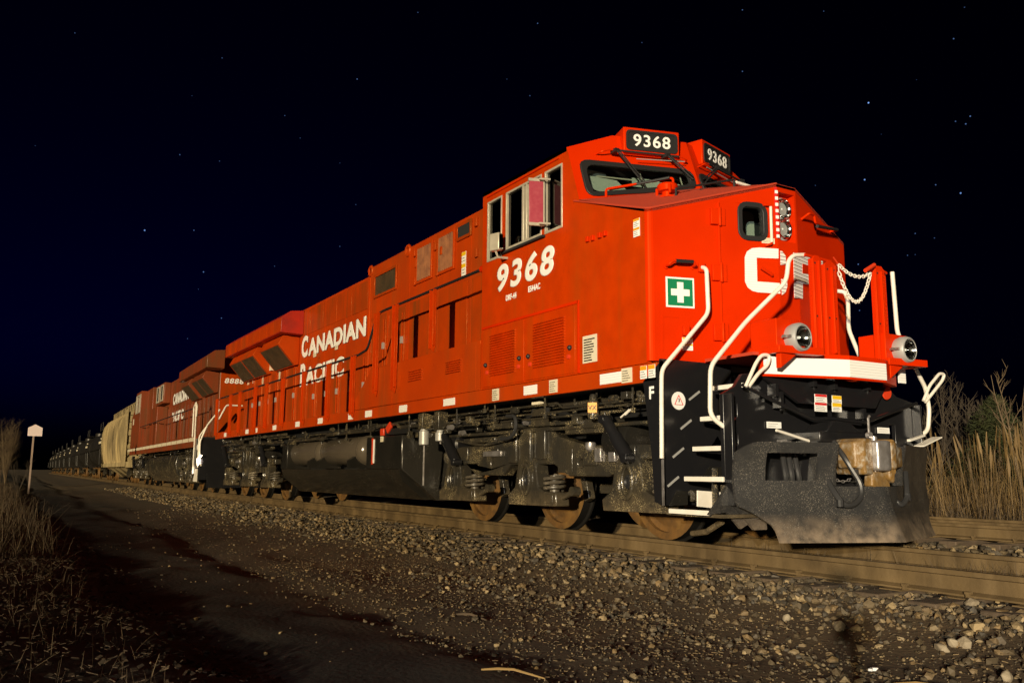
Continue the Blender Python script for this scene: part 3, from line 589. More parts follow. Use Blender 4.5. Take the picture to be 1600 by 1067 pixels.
# ---- nose
PLAN = [(-1.53, 1.56), (-1.527, 1.543), (-1.521, 1.528), (-1.510, 1.514), (-1.494, 1.503), (-1.475, 1.494), (-1.45, 1.487), (-.10, 1.10), (.19, 1.10), (1.42, 1.469), (1.48, 1.51), (1.515, 1.555), (1.53, 1.62)]
def ntop(x, y): return roof_z(x, y)
nz = MB()
def strip(p, q, hole=None):
    o = [V((*p, 1.80)), V((*q, 1.80)), V((*q, ntop(*q))), V((*p, ntop(*p)))]
    nn = V((q[0]-p[0], q[1]-p[1], 0)).normalized().cross(Z_)
    nz.panel(o, hole or [], -nn*.05)
LF0, LF1 = V((-1.45, 1.487, 0)), V((-.10, 1.10, 0)); LU = (LF1-LF0).normalized(); LN = LU.cross(Z_)
RF0, RF1 = V((.19, 1.10, 0)), V((1.42, 1.469, 0)); RU = (RF1-RF0).normalized(); RN = RU.cross(Z_)
def LP(px, py, d=0.): return PL(px, py, LF0+LN*d, LN)
def RP(px, py, d=0.): return PL(px, py, RF0+RN*d, RN)
def CP(px, py, d=0.): return F(px, py, 1.10-d)
wc = (LP(1154, 323)+LP(1195, 371))/2
NW, NH = .29, .36
HOLE = rrect(wc, LU, Z_, NW, NH, .085)
for i in range(len(PLAN)-1):
    p, q = PLAN[i], PLAN[i+1]; h = None
    if i == 6: h = [HOLE]
    if i == 7: h = [[(-.070, 1.10, 3.14), (.165, 1.10, 3.14), (.165, 1.10, 3.67), (-.070, 1.10, 3.67)]]
    strip(p, q, h)
NOSE = nz.build('nose', 'red', LOCO, ang=40)
rf = MB()
top = [V((x, y, ntop(x, y)+.004)) for x, y in PLAN]
bl, bc, br = V((-1.53, 2.70, 3.774)), V((-.10, yc, 4.062)), V((1.53, 2.70, 3.774)); bc2 = V((.19, yc, 4.062))
for pts in ([top[0], top[5], bl], top[:6], [top[5], top[7], bl], [top[6], top[7], top[5]], [top[7], bc, bl], [top[7], top[8], bc2, bc], top[8:] + [br], [top[8], br, bc2]):
    rf.panel(pts, [], (0, 0, -.035))
NROOF = rf.build('nose_roof', 'redroof', NOSE)
MB().tube([V(bl)+V((-.004, .1, .01))] + [t+V((-.003, -.003, 0)) for t in top[:8]], .011, 6).build('roof_edge', 'redroof', NOSE)
MB().panel(rrect(wc+LN*.03, LU, Z_, NW+.06, NH+.06, .11), [rrect(wc+LN*.03, LU, Z_, NW-.05, NH-.05, .06)], -LN*.06).build('nose_gasket', 'rubber', NOSE, bev=.014)
MB().panel(rrect(wc-LN*.01, LU, Z_, NW, NH, .08), [], -LN*.006).build('nose_pane', 'glass', NOSE)
MB().obox(wc-LN*.42+Z_*.12+LU*.05, LU*.42, Z_*.34, LN*.02).build('inner_bulkhead', 'darkin', NOSE)
MB().panel(rrect(wc-LN*.39+Z_*.07+LU*.13, LU, Z_, .24, .34, .07), [], LN*.02).build('inner_door', 'interior', NOSE)
# nose door, hinges, seams
hx = LP(1125, 440); d0 = (hx-LF0).dot(LU); d1 = (LF1-LF0).length-.015
def LL(d, z, h=0.): return LF0 + LU*d + Z_*z + LN*h
ztop = lambda d: ntop(LL(d, 0).x, LL(d, 0).y) - .085
MB().panel([LL(d0, 1.86, .016), LL(d1, 1.86, .016), LL(d1, ztop(d1), .016), LL(d1-.16, ztop(d1-.16)+.035, .016), LL(d0, ztop(d0)+.02, .016)], [rrect(wc+LN*.016, LU, Z_, NW+.01, NH+.01, .09)], -LN*.015).build('nose_door', 'red', NOSE, bev=.006)
for py in (340, 427, 520):
    z = LP(1122, py).z; b = MB().obox(LL(d0-.05, z, .02), LU*.05, Z_*.085, LN*.022).obox(LL(d0+.04, z, .02), LU*.028, Z_*.09, LN*.012)
    b.cyl(LL(d0, z-.1, .035), LL(d0, z+.1, .035), .018, 8).build('hinge', 'red', NOSE, bev=.005)
MB().cyl(LL(d0-.002, 1.87, .012), LL(d0-.002, ztop(d0), .012), .014, 8).build('hinge_rod', 'red', NOSE)
hd = LP(1205, 430, .05); MB().tube([hd-Z_*.0+LU*.02-LN*.05, hd+LU*.02, hd-LU*.11+Z_*.07], .016, 8, .03).build('door_handle', 'red', NOSE)
a, b = LP(1204, 321, .05), LP(1206, 381, .05)
gb = MB().tube([a-LU*.07-LN*.05, a-LU*.07, a, a-Z_*.02], .012, 8, .02).tube([b+Z_*.02, b, b-LU*.06-Z_*.02, b-LU*.06-Z_*.02-LN*.05], .012, 8, .02).build('door_grab', 'red', NOSE)
MB().tube([a-Z_*.015, b+Z_*.015], .015, 8).build('grab_sleeve', 'white', gb)
sticker(NOSE, LP(1200, 376.5, .017), LU, Z_, .15, .06, 'cream', None, .1, 3)
# striped edge of the headlight well
for i in range(16):
    z = 3.69 - .0345*i; MB().obox(LL(d1+.0-.01 + (.008 if i % 2 else 0), z, .021), LU*.016, Z_*.0172, LN*.004).build('edge_marking', 'reflect' if i % 2 else 'redp', NOSE)
# headlights
hw = MB().box(-.070, .165, 1.19, 1.25, 3.14, 3.67).box(-.078, -.070, 1.152, 1.25, 3.14, 3.67).box(.165, .175, 1.152, 1.25, 3.13, 3.68).box(-.07, .165, 1.152, 1.25, 3.67, 3.68).box(-.07, .165, 1.152, 1.25, 3.13, 3.14).build('headlight_well', 'red', NOSE)
MB().panel(rrect((.045, 1.185, 3.405), X_, Z_, .225, .47, .10), [], (0, -.02, 0)).build('headlight_plate', 'grey', hw, bev=.006)
for z in (3.515, 3.295):
    MB().lathe([(.106, 0), (.110, .02), (.104, .034), (.098, .02)], (.045, 1.162, z), -Y_, 28, True).build('headlight_rim', 'chrome', hw)
    MB().lathe([(.098, .024), (.085, .006), (.06, -.012), (.03, -.02), (.0, -.02)], (.045, 1.162, z), -Y_, 28, 'open').build('headlight_reflector', 'chrome', hw)
    MB().lathe([(.0, .042), (.05, .038), (.099, .026)], (.045, 1.162, z), -Y_, 28, 'open').build('headlight_lens', 'lens', hw)
    MB().lathe([(0, -.03), (.014, -.03), (.012, .0), (0, .004)], (.045, 1.162, z), -Y_, 10).build('headlight_bulb', 'reflect', hw)
# beaver-less block letters on the nose
def lpoly(pts, name, m, pl, n): return MB().panel([pl(*p) for p in pts], [], n*.004).build(name, m, NOSE)
lp = lambda x, y: LP(x, y, .018)
lpoly([(1216, 389), (1186, 387), (1175, 388), (1167, 393), (1163.5, 402), (1164, 440), (1168, 449), (1175, 454.5), (1185, 457), (1219, 459), (1218, 442.5), (1183, 440), (1182, 403), (1216, 404)], 'letter_c', 'wfilm', lp, LN)
lpoly([(1219, 392), (1222, 393), (1227, 400), (1228, 413), (1219.5, 414)], 'letter_c_tip', 'pstripe', lambda x, y: CP(x, y, .004), -Y_)
lpoly([(1220.5, 436), (1229, 438), (1230, 447), (1227, 457), (1221.5, 461)], 'letter_c_tip', 'pstripe', lambda x, y: CP(x, y, .004), -Y_)
rp = lambda x, y: RP(x, y, .004)
lpoly([(1239.5, 395), (1262, 399), (1285, 408), (1287, 440), (1275, 447), (1254, 443), (1254, 467), (1241, 465)], 'letter_p', 'pstripe', rp, RN)
lpoly([(1254, 412), (1272, 418), (1272, 430), (1254, 427)], 'letter_p_counter', 'red', lambda x, y: RP(x, y, .0085), RN)
# first-aid sign, grab irons, small fittings on the near nose facet
o = (LP(1043.5, 436.5)+LP(1081, 478))/2
sg = MB().obox(o+LN*.004, LU*.155, Z_*.155, LN*.004).build('first_aid_sign', 'reflect', NOSE)
MB().obox(o+LN*.009, LU*.137, Z_*.137, LN*.0015).build('sign_field', 'green', sg)
MB().obox(o+LN*.0115, LU*.102, Z_*.034, LN*.0012).obox(o+LN*.0125, LU*.034, Z_*.105, LN*.0012).build('sign_cross', 'reflect', sg)
a, b = LP(1040, 416), LP(1081, 417)
gi = MB().tube([a, a+LN*.08, a+LN*.09+LU*.04+Z_*.04, b+LN*.09-LU*.02+Z_*.03, b+LN*.08, b], .014, 8, .03).lathe([(.03, 0), (.03, .012), (0, .012)], a, LN, 10).lathe([(.03, 0), (.03, .012), (0, .012)], b, LN, 10).build('grab_iron', 'red', NOSE)
MB().tube([a+LN*.09+LU*.07+Z_*.04, b+LN*.09-LU*.03+Z_*.03], .019, 8).build('grip', 'rubber', gi)
sticker(NOSE, LP(1074, 537.5, .002), LU, Z_, .115, .13, 'reflect', 'yellow', .28, 2, two=True)
MB().obox(LP(1072, 517, .03), LU*.035, Z_*.05, LN*.02).build('hook_bracket', 'red', NOSE, bev=.006)
MB().obox(LP(1096, 418, .02), LU*.035, Z_*.05, LN*.02).build('rail_bracket', 'red', NOSE, bev=.006)
MB().panel([LP(x, y, .002) for x, y in ((1034.5, 491), (1060, 494), (1060, 497), (1037, 495), (1037, 548), (1034.5, 548))], [], LN*.003).build('panel_seam', 'red', NOSE)
# grab irons on the far facet and on the nose roof
a, b = RP(1252, 343), RP(1297, 362)
gi = MB().tube([a, a+RN*.09+Z_*.05, a+RN*.09+RU*.13+Z_*.06, a+RN*.09+RU*.15-Z_*.02, b+RN*.09, b], .014, 8, .02).build('grab_iron', 'red', NOSE)
MB().tube([a+RN*.09+RU*.2-Z_*.05, b+RN*.09-RU*.02], .019, 8).build('grip', 'rubber', gi)
def RFZ(px, py, h=.0):
    n = V((-.656, -.586, 1.716)).normalized(); return PL(px, py, V((-1.53, 1.5, 3.36))+n*h, n)
nrm = V((-.656, -.586, 1.716)).normalized()
a, b = RFZ(947, 309, .0), RFZ(1052, 300, .0)
gi = MB().tube([a, a+Z_*.10, b+Z_*.16, b], .014, 8, .03).build('nose_grab', 'red', NOSE)
MB().tube([a+Z_*.105+X_*.05, b+Z_*.155-X_*.05], .017, 8).build('grip', 'rubber', gi)
c0 = RFZ(1043, 304, .0)-Z_*.03
bell = MB().lathe([(.10, 0), (.10, .02), (.06, .03), (.06, .07), (.10, .08), (.115, .14), (.10, .16), (.0, .17)], c0-Z_*.02, Z_, 18)
for t in range(3): bell.obox(c0+V((.12*math.cos(t*2.1), .12*math.sin(t*2.1), .06)), (.012, 0, 0), (0, .012, 0), (0, 0, .05))
bell.build('sand_filler_cap', 'red', NOSE, bev=.004)
a, b = RFZ(1056, 295, .06), RFZ(1147, 281, .02)
MB().tube([a, b], .012, 8).tube([b, b-Z_*.16], .014, 8).tube([a, a-Z_*.1], .012, 8).build('roof_handrail', 'rubber', NOSE)
b = RFZ(1150, 285, -.02); MB().tube([b, b+V((.45, .0, -.02))], .018, 8).build('white_roof_rail', 'white', NOSE)
# red kick strip where the nose meets the frame
MB().panel([V((x*1.004, y-.012, 1.775)) for x, y in PLAN], [], (0, 0, .05)).build('nose_base', 'red', NOSE) if False else None
# ---- front platform, anticlimber, end plate
PF = [(-.95, .62), (-.05, .345), (.50, .345), (.95, .55)]
def plan_strip(mb, pts, z0, z1, t):
    for (p, q) in zip(pts, pts[1:]):
        n = V((q[0]-p[0], q[1]-p[1], 0)).normalized().cross(Z_); mb.panel([(*p, z0), (*q, z0), (*q, z1), (*p, z1)], [], -n*t)
PLAT = MB().panel([(-1.0, .66, 1.80), (-.05, .37, 1.80), (.50, .37, 1.80), (1.0, .60, 1.80), (1.0, 1.3, 1.80), (-1.0, 1.3, 1.80)], [], (0, 0, .03)).build('front_platform', 'redroof', LOCO)
b = MB(); plan_strip(b, PF, 1.60, 1.832, .05); b.build('anticlimber', 'red', PLAT, bev=.006)
for k, (p, q) in enumerate(zip(PF, PF[1:])):
    p, q = V((*p, 0)), V((*q, 0)); u = (q-p).normalized(); n = u.cross(Z_); e0 = .03 if k == 0 else 0; e1 = .03 if k == 2 else 0
    if k == 2: q = p+u*.02; continue
    c = (p+u*e0+q-u*e1)/2; MB().obox(c+n*.004+Z_*1.705, u*((q-p).length-e0-e1)*.5, Z_*.082, n*.004).build('white_strip', 'wfilm' if k else 'reflect', PLAT)
p = F(1409, 587, .62); MB().obox(p, X_*.06, Z_*.08, Y_*.005).build('white_strip', 'wfilm', PLAT)
MB().box(.88, .94, .60, .66, 1.60, 1.80).build('strip_bracket', 'red', PLAT)
# end plate
EP = MB()
slot = lambda x, z0, z1, w: [(x-w, .70, z0+w), (x, .70, z0), (x+w, .70, z0+w), (x+w, .70, z1), (x-w, .70, z1)]
EP.panel([(-1.36, .70, .62), (1.42, .70, .62), (1.42, .70, 1.47), (1.15, .70, 1.52), (.98, .70, 1.64), (-.95, .70, 1.64), (-1.10, .70, 1.62), (-1.20, .70, 1.50), (-1.36, .70, 1.42)],
         [slot(-1.22, .93, 1.06, .035), slot(-1.22, 1.18, 1.34, .035), slot(1.05, .93, 1.22, .05)], (0, .05, 0))
ENDP = EP.build('end_plate', 'black', LOCO, bev=.006)
each([MB().box(-1.36, -1.325, .60, .70, .42, 1.42), MB().box(1.39, 1.42, .60, .70, .60, 1.44)], 'end_plate_flange', 'black', ENDP, .004)
MB().panel([(-.9, .64, 1.60), (.9, .64, 1.60), (.55, .52, 1.36), (-.55, .52, 1.36)], [], (0, .04, .0)).build('platform_gusset', 'black', ENDP)
# stickers on the end plate
for px, py, hd in ((1282, 623, 'redp'), (1282, 636, 'redp'), (1307, 625, 'yellow'), (1307, 636.5, 'yellow')): sticker(ENDP, F(px, py, .515), X_, Z_, .17 if hd == 'redp' else .135, .085, 'reflect', hd, .3 if hd == 'redp' else .45, 3)
for px, py in ((1209, 664), (1380, 672.5)): sticker(ENDP, F(px, py, .690), X_, Z_, .19, .06, 'reflect', None, .1, 2)
c = F(1385, 613, .66); MB().lathe([(.0, .012), (.07, .010), (.078, .0), (0, 0)], c, -Y_, 20).build('receptacle_cover', 'redcap', ENDP)
MB().lathe([(.0, .02), (.07, .02), (.07, .0), (0, 0)], F(1260, 617, .66), -Y_, 16).build('receptacle_cover', 'black', ENDP)
for px, py in ((1208, 610), (1216, 625), (1268, 597), (1352, 600), (1345, 645), (1300, 600)): p = F(px, py, .6); MB().obox(p, X_*.02, Y_*.05, Z_*random.uniform(.03, .08)).cyl(p+X_*.03, p+X_*.03-Z_*.1, .012, 8).build('end_fitting', 'black', ENDP)
# uncoupling lever
P0, P1, P2 = F(1172, 607, .58), F(1270, 655, .52), F(1345, 650, .52)
lv = MB().tube([F(1160, 601, .58), F(1200, 622, .57), P1, P1+X_*.25+Z_*.02, F(1350, 660, .5), F(1432, 630, .62)], .018, 8, .05).build('uncoupling_lever', 'black', LOCO)
MB().tube([F(1165, 604, .56), F(1181, 567, .55), F(1190, 554, .54), F(1203, 555, .54), F(1200, 570, .54), F(1185, 583, .55), F(1170, 604, .56)], .017, 8, .05).build('lever_handle', 'white', lv)
MB().tube([F(1443, 626, .62), F(1452, 603, .62), F(1468, 583, .62), F(1476, 585, .62), F(1472, 595, .62), F(1446, 628, .62)], .017, 8, .05).build('lever_handle', 'white', lv)
# draft box and coupler
CB = MB().box(-.42, .34, .42, .72, 1.00, 1.10).box(-.42, -.34, .45, 1.0, .62, 1.02).box(.30, .38, .45, 1.0, .62, 1.02).box(-.42, .36, .45, 1.0, .56, .63).panel([(-.30, .44, 1.10), (.2, .44, 1.10), (.05, .44, 1.20), (-.20, .44, 1.20)], [], (0, .25, 0)).build('draft_pocket', 'black', LOCO, bev=.01)
cp = MB()
cy0 = .10
cp.box(-.24, -.03, cy0+.30, 1.0, .80, .95)                                           # shank
def headpoly(z0, z1, sc=1.): cp.prism([(-.34*sc, cy0+.02), (-.26, cy0-.04), (-.12, cy0-.02), (-.10, cy0+.12), (.02, cy0+.14), (.06, cy0+.02), (.14, cy0-.06), (.26*sc, cy0+.0), (.31*sc, cy0+.07), (.20, cy0+.20), (.0, cy0+.34), (-.2, cy0+.34), (-.33*sc, cy0+.2)], 'z', z0, z1)
headpoly(.76, 1.00); headpoly(.70, .765, .8); headpoly(.99, 1.03, .85)
cp.prism([(.10, cy0-.06), (.27, cy0+.0), (.42, cy0+.06), (.27, cy0+.18), (.12, cy0+.16)], 'z', .77, .96)
COUP = cp.build('coupler', 'coup', LOCO, bev=.04)
def cast(o, v=.013, it=9):
    o.modifiers.clear(); a = o.modifiers.new('remesh', 'REMESH'); a.mode = 'VOXEL'; a.voxel_size = v; a.use_smooth_shade = True; b = o.modifiers.new('smooth', 'SMOOTH'); b.factor = .6; b.iterations = it
cast(COUP)
kn = MB().prism([(-.13, cy0-.075), (-.02, cy0-.10), (.055, cy0-.085), (.06, cy0-.0), (.02, cy0+.08), (-.10, cy0+.10), (-.14, cy0+.03)], 'z', .735, 1.015).build('knuckle', 'steel', COUP, bev=.03); cast(kn)
kn2 = MB().prism([(.055, cy0-.085), (.145, cy0-.075), (.15, cy0+.05), (.06, cy0+.06)], 'z', .75, 1.01).build('knuckle_lock', 'coup', COUP, bev=.02)
MB().cyl((-.05, cy0+.02, .66), (-.05, cy0+.02, 1.05), .03, 12).build('knuckle_pin', 'steel', COUP)
MB().prism([(-.16, .60), (.02, .54), (.12, .53), (.10, .64), (.0, .73), (-.14, .73)], 'y', cy0-.02, cy0+.08).prism([(.06, .66), (.13, .62), (.15, .76), (.05, .76)], 'y', cy0-.05, cy0+.05).build('coupler_carrier', 'coup', COUP, bev=.02).modifiers[0].segments = 3
p = F(1358, 680, .15); MB().tube([p, p+Z_*.16, p+Z_*.18+X_*.02], .012, 8).lathe([(.0, -.02), (.03, -.02), (.03, .02), (0, .02)], p, -Y_, 10).build('lift_link', 'steel', COUP)
# hoses
MB().tube([F(1303, 690, .35), F(1322, 718, .2), F(1345, 755, .12), F(1347, 775, .1), F(1335, 788, .1), F(1319, 790, .12), F(1306, 772, .18), F(1288, 742, .3)], .026, 8, .08).build('brake_hose', 'hose', LOCO)
BH = MB().tube([F(1415, 738, .2), F(1417, 765, .12), F(1417, 780, .1), F(1409, 789, .1), F(1400, 784, .12), F(1395, 776, .2)], .026, 8, .06).build('brake_hose', 'hose', LOCO)
for px, py, y in ((1336, 738, .16), (1313, 786, .12), (1418, 776, .11)): p = F(px, py, y); MB().cyl(p-Z_*.03, p+Z_*.03, .033, 10).build('hose_clamp', 'rubber', BH)
for i, px in enumerate((1222, 1231, 1241)): MB().tube([F(px, 700, .62), F(px+2, 720, .55), F(px+6+i, 745, .5), F(px+9+i, 790, .62)], .026, 8, .08).build('multiple_unit_hose', 'hose', LOCO)
for i in range(8): p = F(1222+i*7, 689+i*2.4, .60); MB().cyl(p, p-Z_*.07, .018, 8).cyl(p-Y_*.05, p+Y_*.05, .015, 8).build('hose_connector', 'steel', LOCO)
MB().tube([F(1213, 672, .55), F(1268, 690, .55)], .014, 6).build('hose_bar', 'white', LOCO)
MB().obox((F(1420, 688, .5)+F(1443, 680, .55))/2, (F(1443, 680, .55)-F(1420, 688, .5))/2, Y_*.02, Z_*.012).obox(F(1450, 690, .55), X_*.16+Z_*.05, Y_*.06, Z_*.006).build('far_step', 'white', LOCO)
sc_ = MB()
for i in range(12):
    p = F(1304+i*4.4, 748+4*math.sin(i*.26*math.pi/1.5), .35); d = (X_ if i % 2 else Y_)
    sc_.tube([p+X_*.02*math.cos(t)+(Z_ if i % 2 else Y_)*.012*math.sin(t) for t in [k*math.pi/4 for k in range(8)]], .005, 5, closed=True)
sc_.build('dangling_chain', 'steel', LOCO)
# ---- snowplow
def plow_pt(u, z, t=0.):
    k = min(1, max(0, (z-.11)/.86)); y = -.11 + .39*abs(u) + .15*math.sin(k*math.pi*.8)
    return V((u, y+t, z))
def half(z): return 1.10 if z < .24 else (1.10 + (z-.24)/.22*.28 if z < .46 else 1.38)
def ztopf(u): return .985 - (max(0, abs(u)-1.18)/.2)**2*.10
us = sorted(set([-1.0, -.98, -.62, -.60, -.46, .40] + [round(-1+i*.05, 3) for i in range(41)])); ks = [i/18 for i in range(19)]
pv = []; idx = {}
for t_ in (0, .022):
    for i, u in enumerate(us):
        for j, k in enumerate(ks):
            z = .11 + k*(.985-.11); uu = u*half(z); z2 = .11 + k*(ztopf(uu)-.11); idx[(t_, i, j)] = len(pv); pv.append(plow_pt(uu, z2, t_))
def keep(i, j):
    u, k = (us[i]+us[i+1])/2*1.38, (ks[j]+ks[j+1])/2
    if -.50 < u < .45 and k > .55: return False
    if -1.08 < u < -.66 and .62 < k < .88: return False
    return True
pf = []; cells = {(i, j) for i in range(len(us)-1) for j in range(len(ks)-1) if keep(i, j)}
for (i, j) in cells:
    q = [(i, j), (i+1, j), (i+1, j+1), (i, j+1)]
    pf.append([idx[(0, *c)] for c in q]); pf.append([idx[(.022, *c)] for c in q][::-1])
    for (nb, e) in (((i-1, j), (3, 0)), ((i+1, j), (1, 2)), ((i, j-1), (0, 1)), ((i, j+1), (2, 3))):
        if nb not in cells: a_, b_ = q[e[0]], q[e[1]]; pf.append([idx[(0, *a_)], idx[(0, *b_)], idx[(.022, *b_)], idx[(.022, *a_)]])
used = sorted({i for q in pf for i in q}); rm = {o: n for n, o in enumerate(used)}
pm = MB(); pm.v = [tuple(pv[i]) for i in used]; pm.f = [[rm[i] for i in q] for q in pf]
PLOW = pm.build('snowplow', 'plow', LOCO, ang=50)
for xx, dx in ((-.48, -.02), (.43, .02)): MB().panel([plow_pt(xx, z, -.01) for z in (.60, .75, .97)] + [plow_pt(xx, .97, .30), plow_pt(xx, .60, .30)], [], (dx, 0, 0)).build('plow_cheek', 'plow', PLOW)
MB().box(-1.05, 1.05, .62, .68, .30, .62).panel([(-1.36, .66, .46), (-1.30, .66, .86), (-.9, .66, .86), (-.9, .66, .20), (-1.06, .66, .20)], [], (0, .03, 0)).build('plow_backing', 'plow', PLOW)
p = F(1401, 800, -.0); MB().obox(plow_pt(.14, .33, -.012), X_*.03, Z_*.015, Y_*.006).build('mud_lump', 'cream', PLOW) if False else None
# ---- stairwell at the near front corner
ST = MB().panel([(-1.53, 1.345, .40), (-1.53, 1.345, 1.80), (-.60, 1.345, 1.80), (-.60, 1.345, .40)], [], (0, .03, 0)).build('stairwell_wall', 'black', LOCO)
MB().panel([(-1.53, 1.62, 1.60), (-1.53, 1.345, 1.78), (-1.53, 1.345, .395), (-1.53, 1.475, .43), (-1.53, 1.51, .9)], [], (.03, 0, 0)).build('corner_panel', 'black', ST)
MB().box(-1.545, -1.525, 1.335, 1.352, .40, .86).build('panel_edge', 'steel', ST)
text('F', 'end_letter', 'reflect', ST, S(1018.5, 613.5, -1.532), SU, Z_, .125, bold=.03, sx=1.0)
c = F(1060, 626, 1.343); sg = MB().lathe([(0, .004), (.088, .004), (.088, 0), (0, 0)], c, -Y_, 28).build('round_notice', 'reflect', ST)
tri = MB()
for (a_, b_) in ((90, 210), (210, 330), (330, 90)):
    p, q = [c+V((.062*math.cos(R(t)), -.006, .062*math.sin(R(t))-.008)) for t in (a_, b_)]; tri.tube([p, q], .0035, 4)
tri.build('notice_triangle', 'redp', sg); text('3', 'notice_number', 'ink', sg, c+V((0, -.005, .005)), X_, Z_, .035, bold=.02)
# steps: treads climb inward
for (pl, pr, xo) in (((1046, 796), (1108, 803.5), -1.53), ((1070, 746.5), (1131, 750), -1.42), ((1083, 701), (1140, 700), -1.31), ((1095, 655), (1139, 651.5), -1.21), ((1112, 608), (1161, 600.5), -1.11)):
    a, b = S(*pl, xo), S(*pr, xo); z = (a.z+b.z)/2; y0, y1 = min(a.y, b.y), max(a.y, b.y)
    sp = MB().box(xo+.01, xo+.26, y0, y1, z-.03, z+.0).build('step_tread', 'black', ST, bev=.004)
    MB().box(xo-.012, xo+.012, y0, y1, z-.022, z+.022).build('step_nosing', 'white', sp, bev=.004)
a = S(1173, 566, -1.05); MB().box(-1.06, -1.0, a.y-.45, a.y+.08, 1.70, 1.745).build('platform_nosing', 'white', ST) if False else None
# light scratched bars on the wall, kick plates, white step side plate
for px, py, dx in ((1085, 618, .1), (1072, 663, .1), (1060, 707, .1), (1052, 752, .1)):
    MB().obox(F(px, py, 1.340), V((.07, 0, .045)), V((-.006, 0, .009)), Y_*.003).build('tread_bracket', 'grey', ST)
MB().panel([F(1046, 790, 1.18), F(1075, 789, 1.18), F(1075, 767, 1.18), F(1058, 766, 1.18)], [], (0, .015, 0)).build('kick_plate', 'tank', ST, bev=.003)
MB().panel([F(1090, 791, .98), F(1118, 794, .98), F(1124, 786, .98), F(1130, 769, .98), F(1090, 766, .98)], [], (0, .015, 0)).build('white_side_plate', 'white', ST, bev=.003)
MB().panel([F(1099, 745, .95), F(1128, 746, .95), F(1139, 730, .95), F(1110, 729, .95)], [], (0, .02, 0)).build('step_gusset', 'tank', ST)
MB().panel([F(1111, 697, 1.2), F(1128, 697, 1.2), F(1122, 682, 1.2)], [], (0, .01, 0)).build('reflective_tab', 'mirror', ST)
MB().panel([F(1130, 770, .68), F(1142, 750, .68), F(1152, 780, .68), F(1180, 812, .68), F(1158, 826, .68), F(1136, 800, .68), F(1108, 804, .68)], [], (0, .03, 0)).build('plow_bracket', 'plow', PLOW)
MB().box(-1.50, -1.05, .60, 1.34, .315, .345).build('step_base', 'truck', ST)
MB().cyl((-1.25, .95, .33), (-1.25, .95, .75), .03, 10).cyl((-1.2, .86, .33), (-1.2, .86, .6), .05, 10).build('sand_pipe', 'truck', ST)
# ---- handrails at the front
a = LP(1096, 418, .06)
HR = MB().tube([LP(1096, 418, .02), a+LU*.03, LP(1104, 422, .10), LP(1107, 489, .12), F(1034, 577, 1.33), F(1033.5, 600, 1.33), F(1034, 716, 1.30)], .0215, 10, .07).build('front_handrail', 'white', LOCO)
HR = MB().tube([F(1257, 398.5, .56), F(1240, 399, .57), F(1232, 407, .58), F(1228.5, 440, .60), F(1165, 503, .72), F(1110, 572, .75), F(1109.5, 650, .75), F(1140, 673, .70)], .0215, 10, .08).build('front_handrail', 'white', LOCO)
HR = MB().tube([F(1394, 425, .56), F(1402, 520, .58), F(1430, 575, .62), F(1446, 606, .66), F(1452, 640, .68), F(1450, 672, .68), F(1434, 684, .70)], .022, 10, .06).build('front_handrail', 'white', LOCO)
HR = MB().tube([F(1308, 455, 1.2), F(1320, 456, 1.15), F(1325, 470, 1.1), F(1326, 515, 1.05), F(1343, 556, 1.0)], .022, 10, .06).build('front_handrail', 'white', LOCO)
# posts of the front gate
def post(x, y, w, z0, z1, dp=.05):
    p = MB().panel([(x-w/2, y, z0), (x+w/2, y, z0), (x+w/2, y, z1-.03), (x+w/4, y, z1), (x-w/4, y, z1), (x-w/2, y, z1-.03)], [], (0, .012, 0)).box(x-w/2, x-w/2+.012, y+.013, y+.013+dp, z0, z1-.03).box(x+w/2-.012, x+w/2, y+.013, y+.013+dp, z0, z1-.03).box(x-.012, x+.012, y-.03, y, z0+.05, z1-.06)
    o = p.build('gate_post', 'red', LOCO, bev=.004)
    for zz in (z0+.4, z1-.08):
        for dx in (-1, 1): MB().cyl((x+dx*w*.28, y-.004, zz), (x+dx*w*.28, y+.002, zz), .010, 8).build('bolt', 'ink', o)
    return o
post(-.222, .52, .12, 1.82, 2.83); post(-.03, .52, .17, 1.82, 2.79)
post(.71, .50, .14, 1.83, 2.84); post(.83, .56, .12, 1.83, 2.80)
each([MB().tube([(-.38, .54, 2.82), (0.0, .54, 2.80)], .016, 8), MB().tube([(.62, .52, 2.84), (.90, .56, 2.80)], .016, 8)], 'gate_rail', 'red', LOCO)
# safety chain: two swags of links
def chain(a, b, sag, n, name):
    m = MB(); a, b = V(a), V(b)
    for i in range(n):
        t = (i+.5)/n; p = a.lerp(b, t) - Z_*(sag*4*t*(1-t)); d = (b-a)/n - Z_*(sag*4*(1-2*t)/n); L_ = d.length; d.normalize(); s_ = (d.cross(Y_) if i % 2 else Y_).normalized()
        m.tube([p + d*(L_*.68*math.cos(k*math.pi/4)) + s_*(.017*math.sin(k*math.pi/4)) for k in range(8)], .0062, 5, closed=True)
    return m.build(name, 'white', LOCO)
pa, pb = F(1310, 413, .50), F(1360, 427, .48)
each([MB().tube([F(1302, 402, .5), pa], .008, 6), MB().tube([F(1352, 423, .48), F(1366, 414, .48)], .022, 8)], 'chain_hook', 'redcap', LOCO)
chain(pa, pb, .075, 15, 'safety_chain'); chain(pa-Z_*.08, pb, .30, 24, 'safety_chain'); MB().tube([pa, pa-Z_*.08], .006, 5).build('chain_snap', 'white', LOCO)
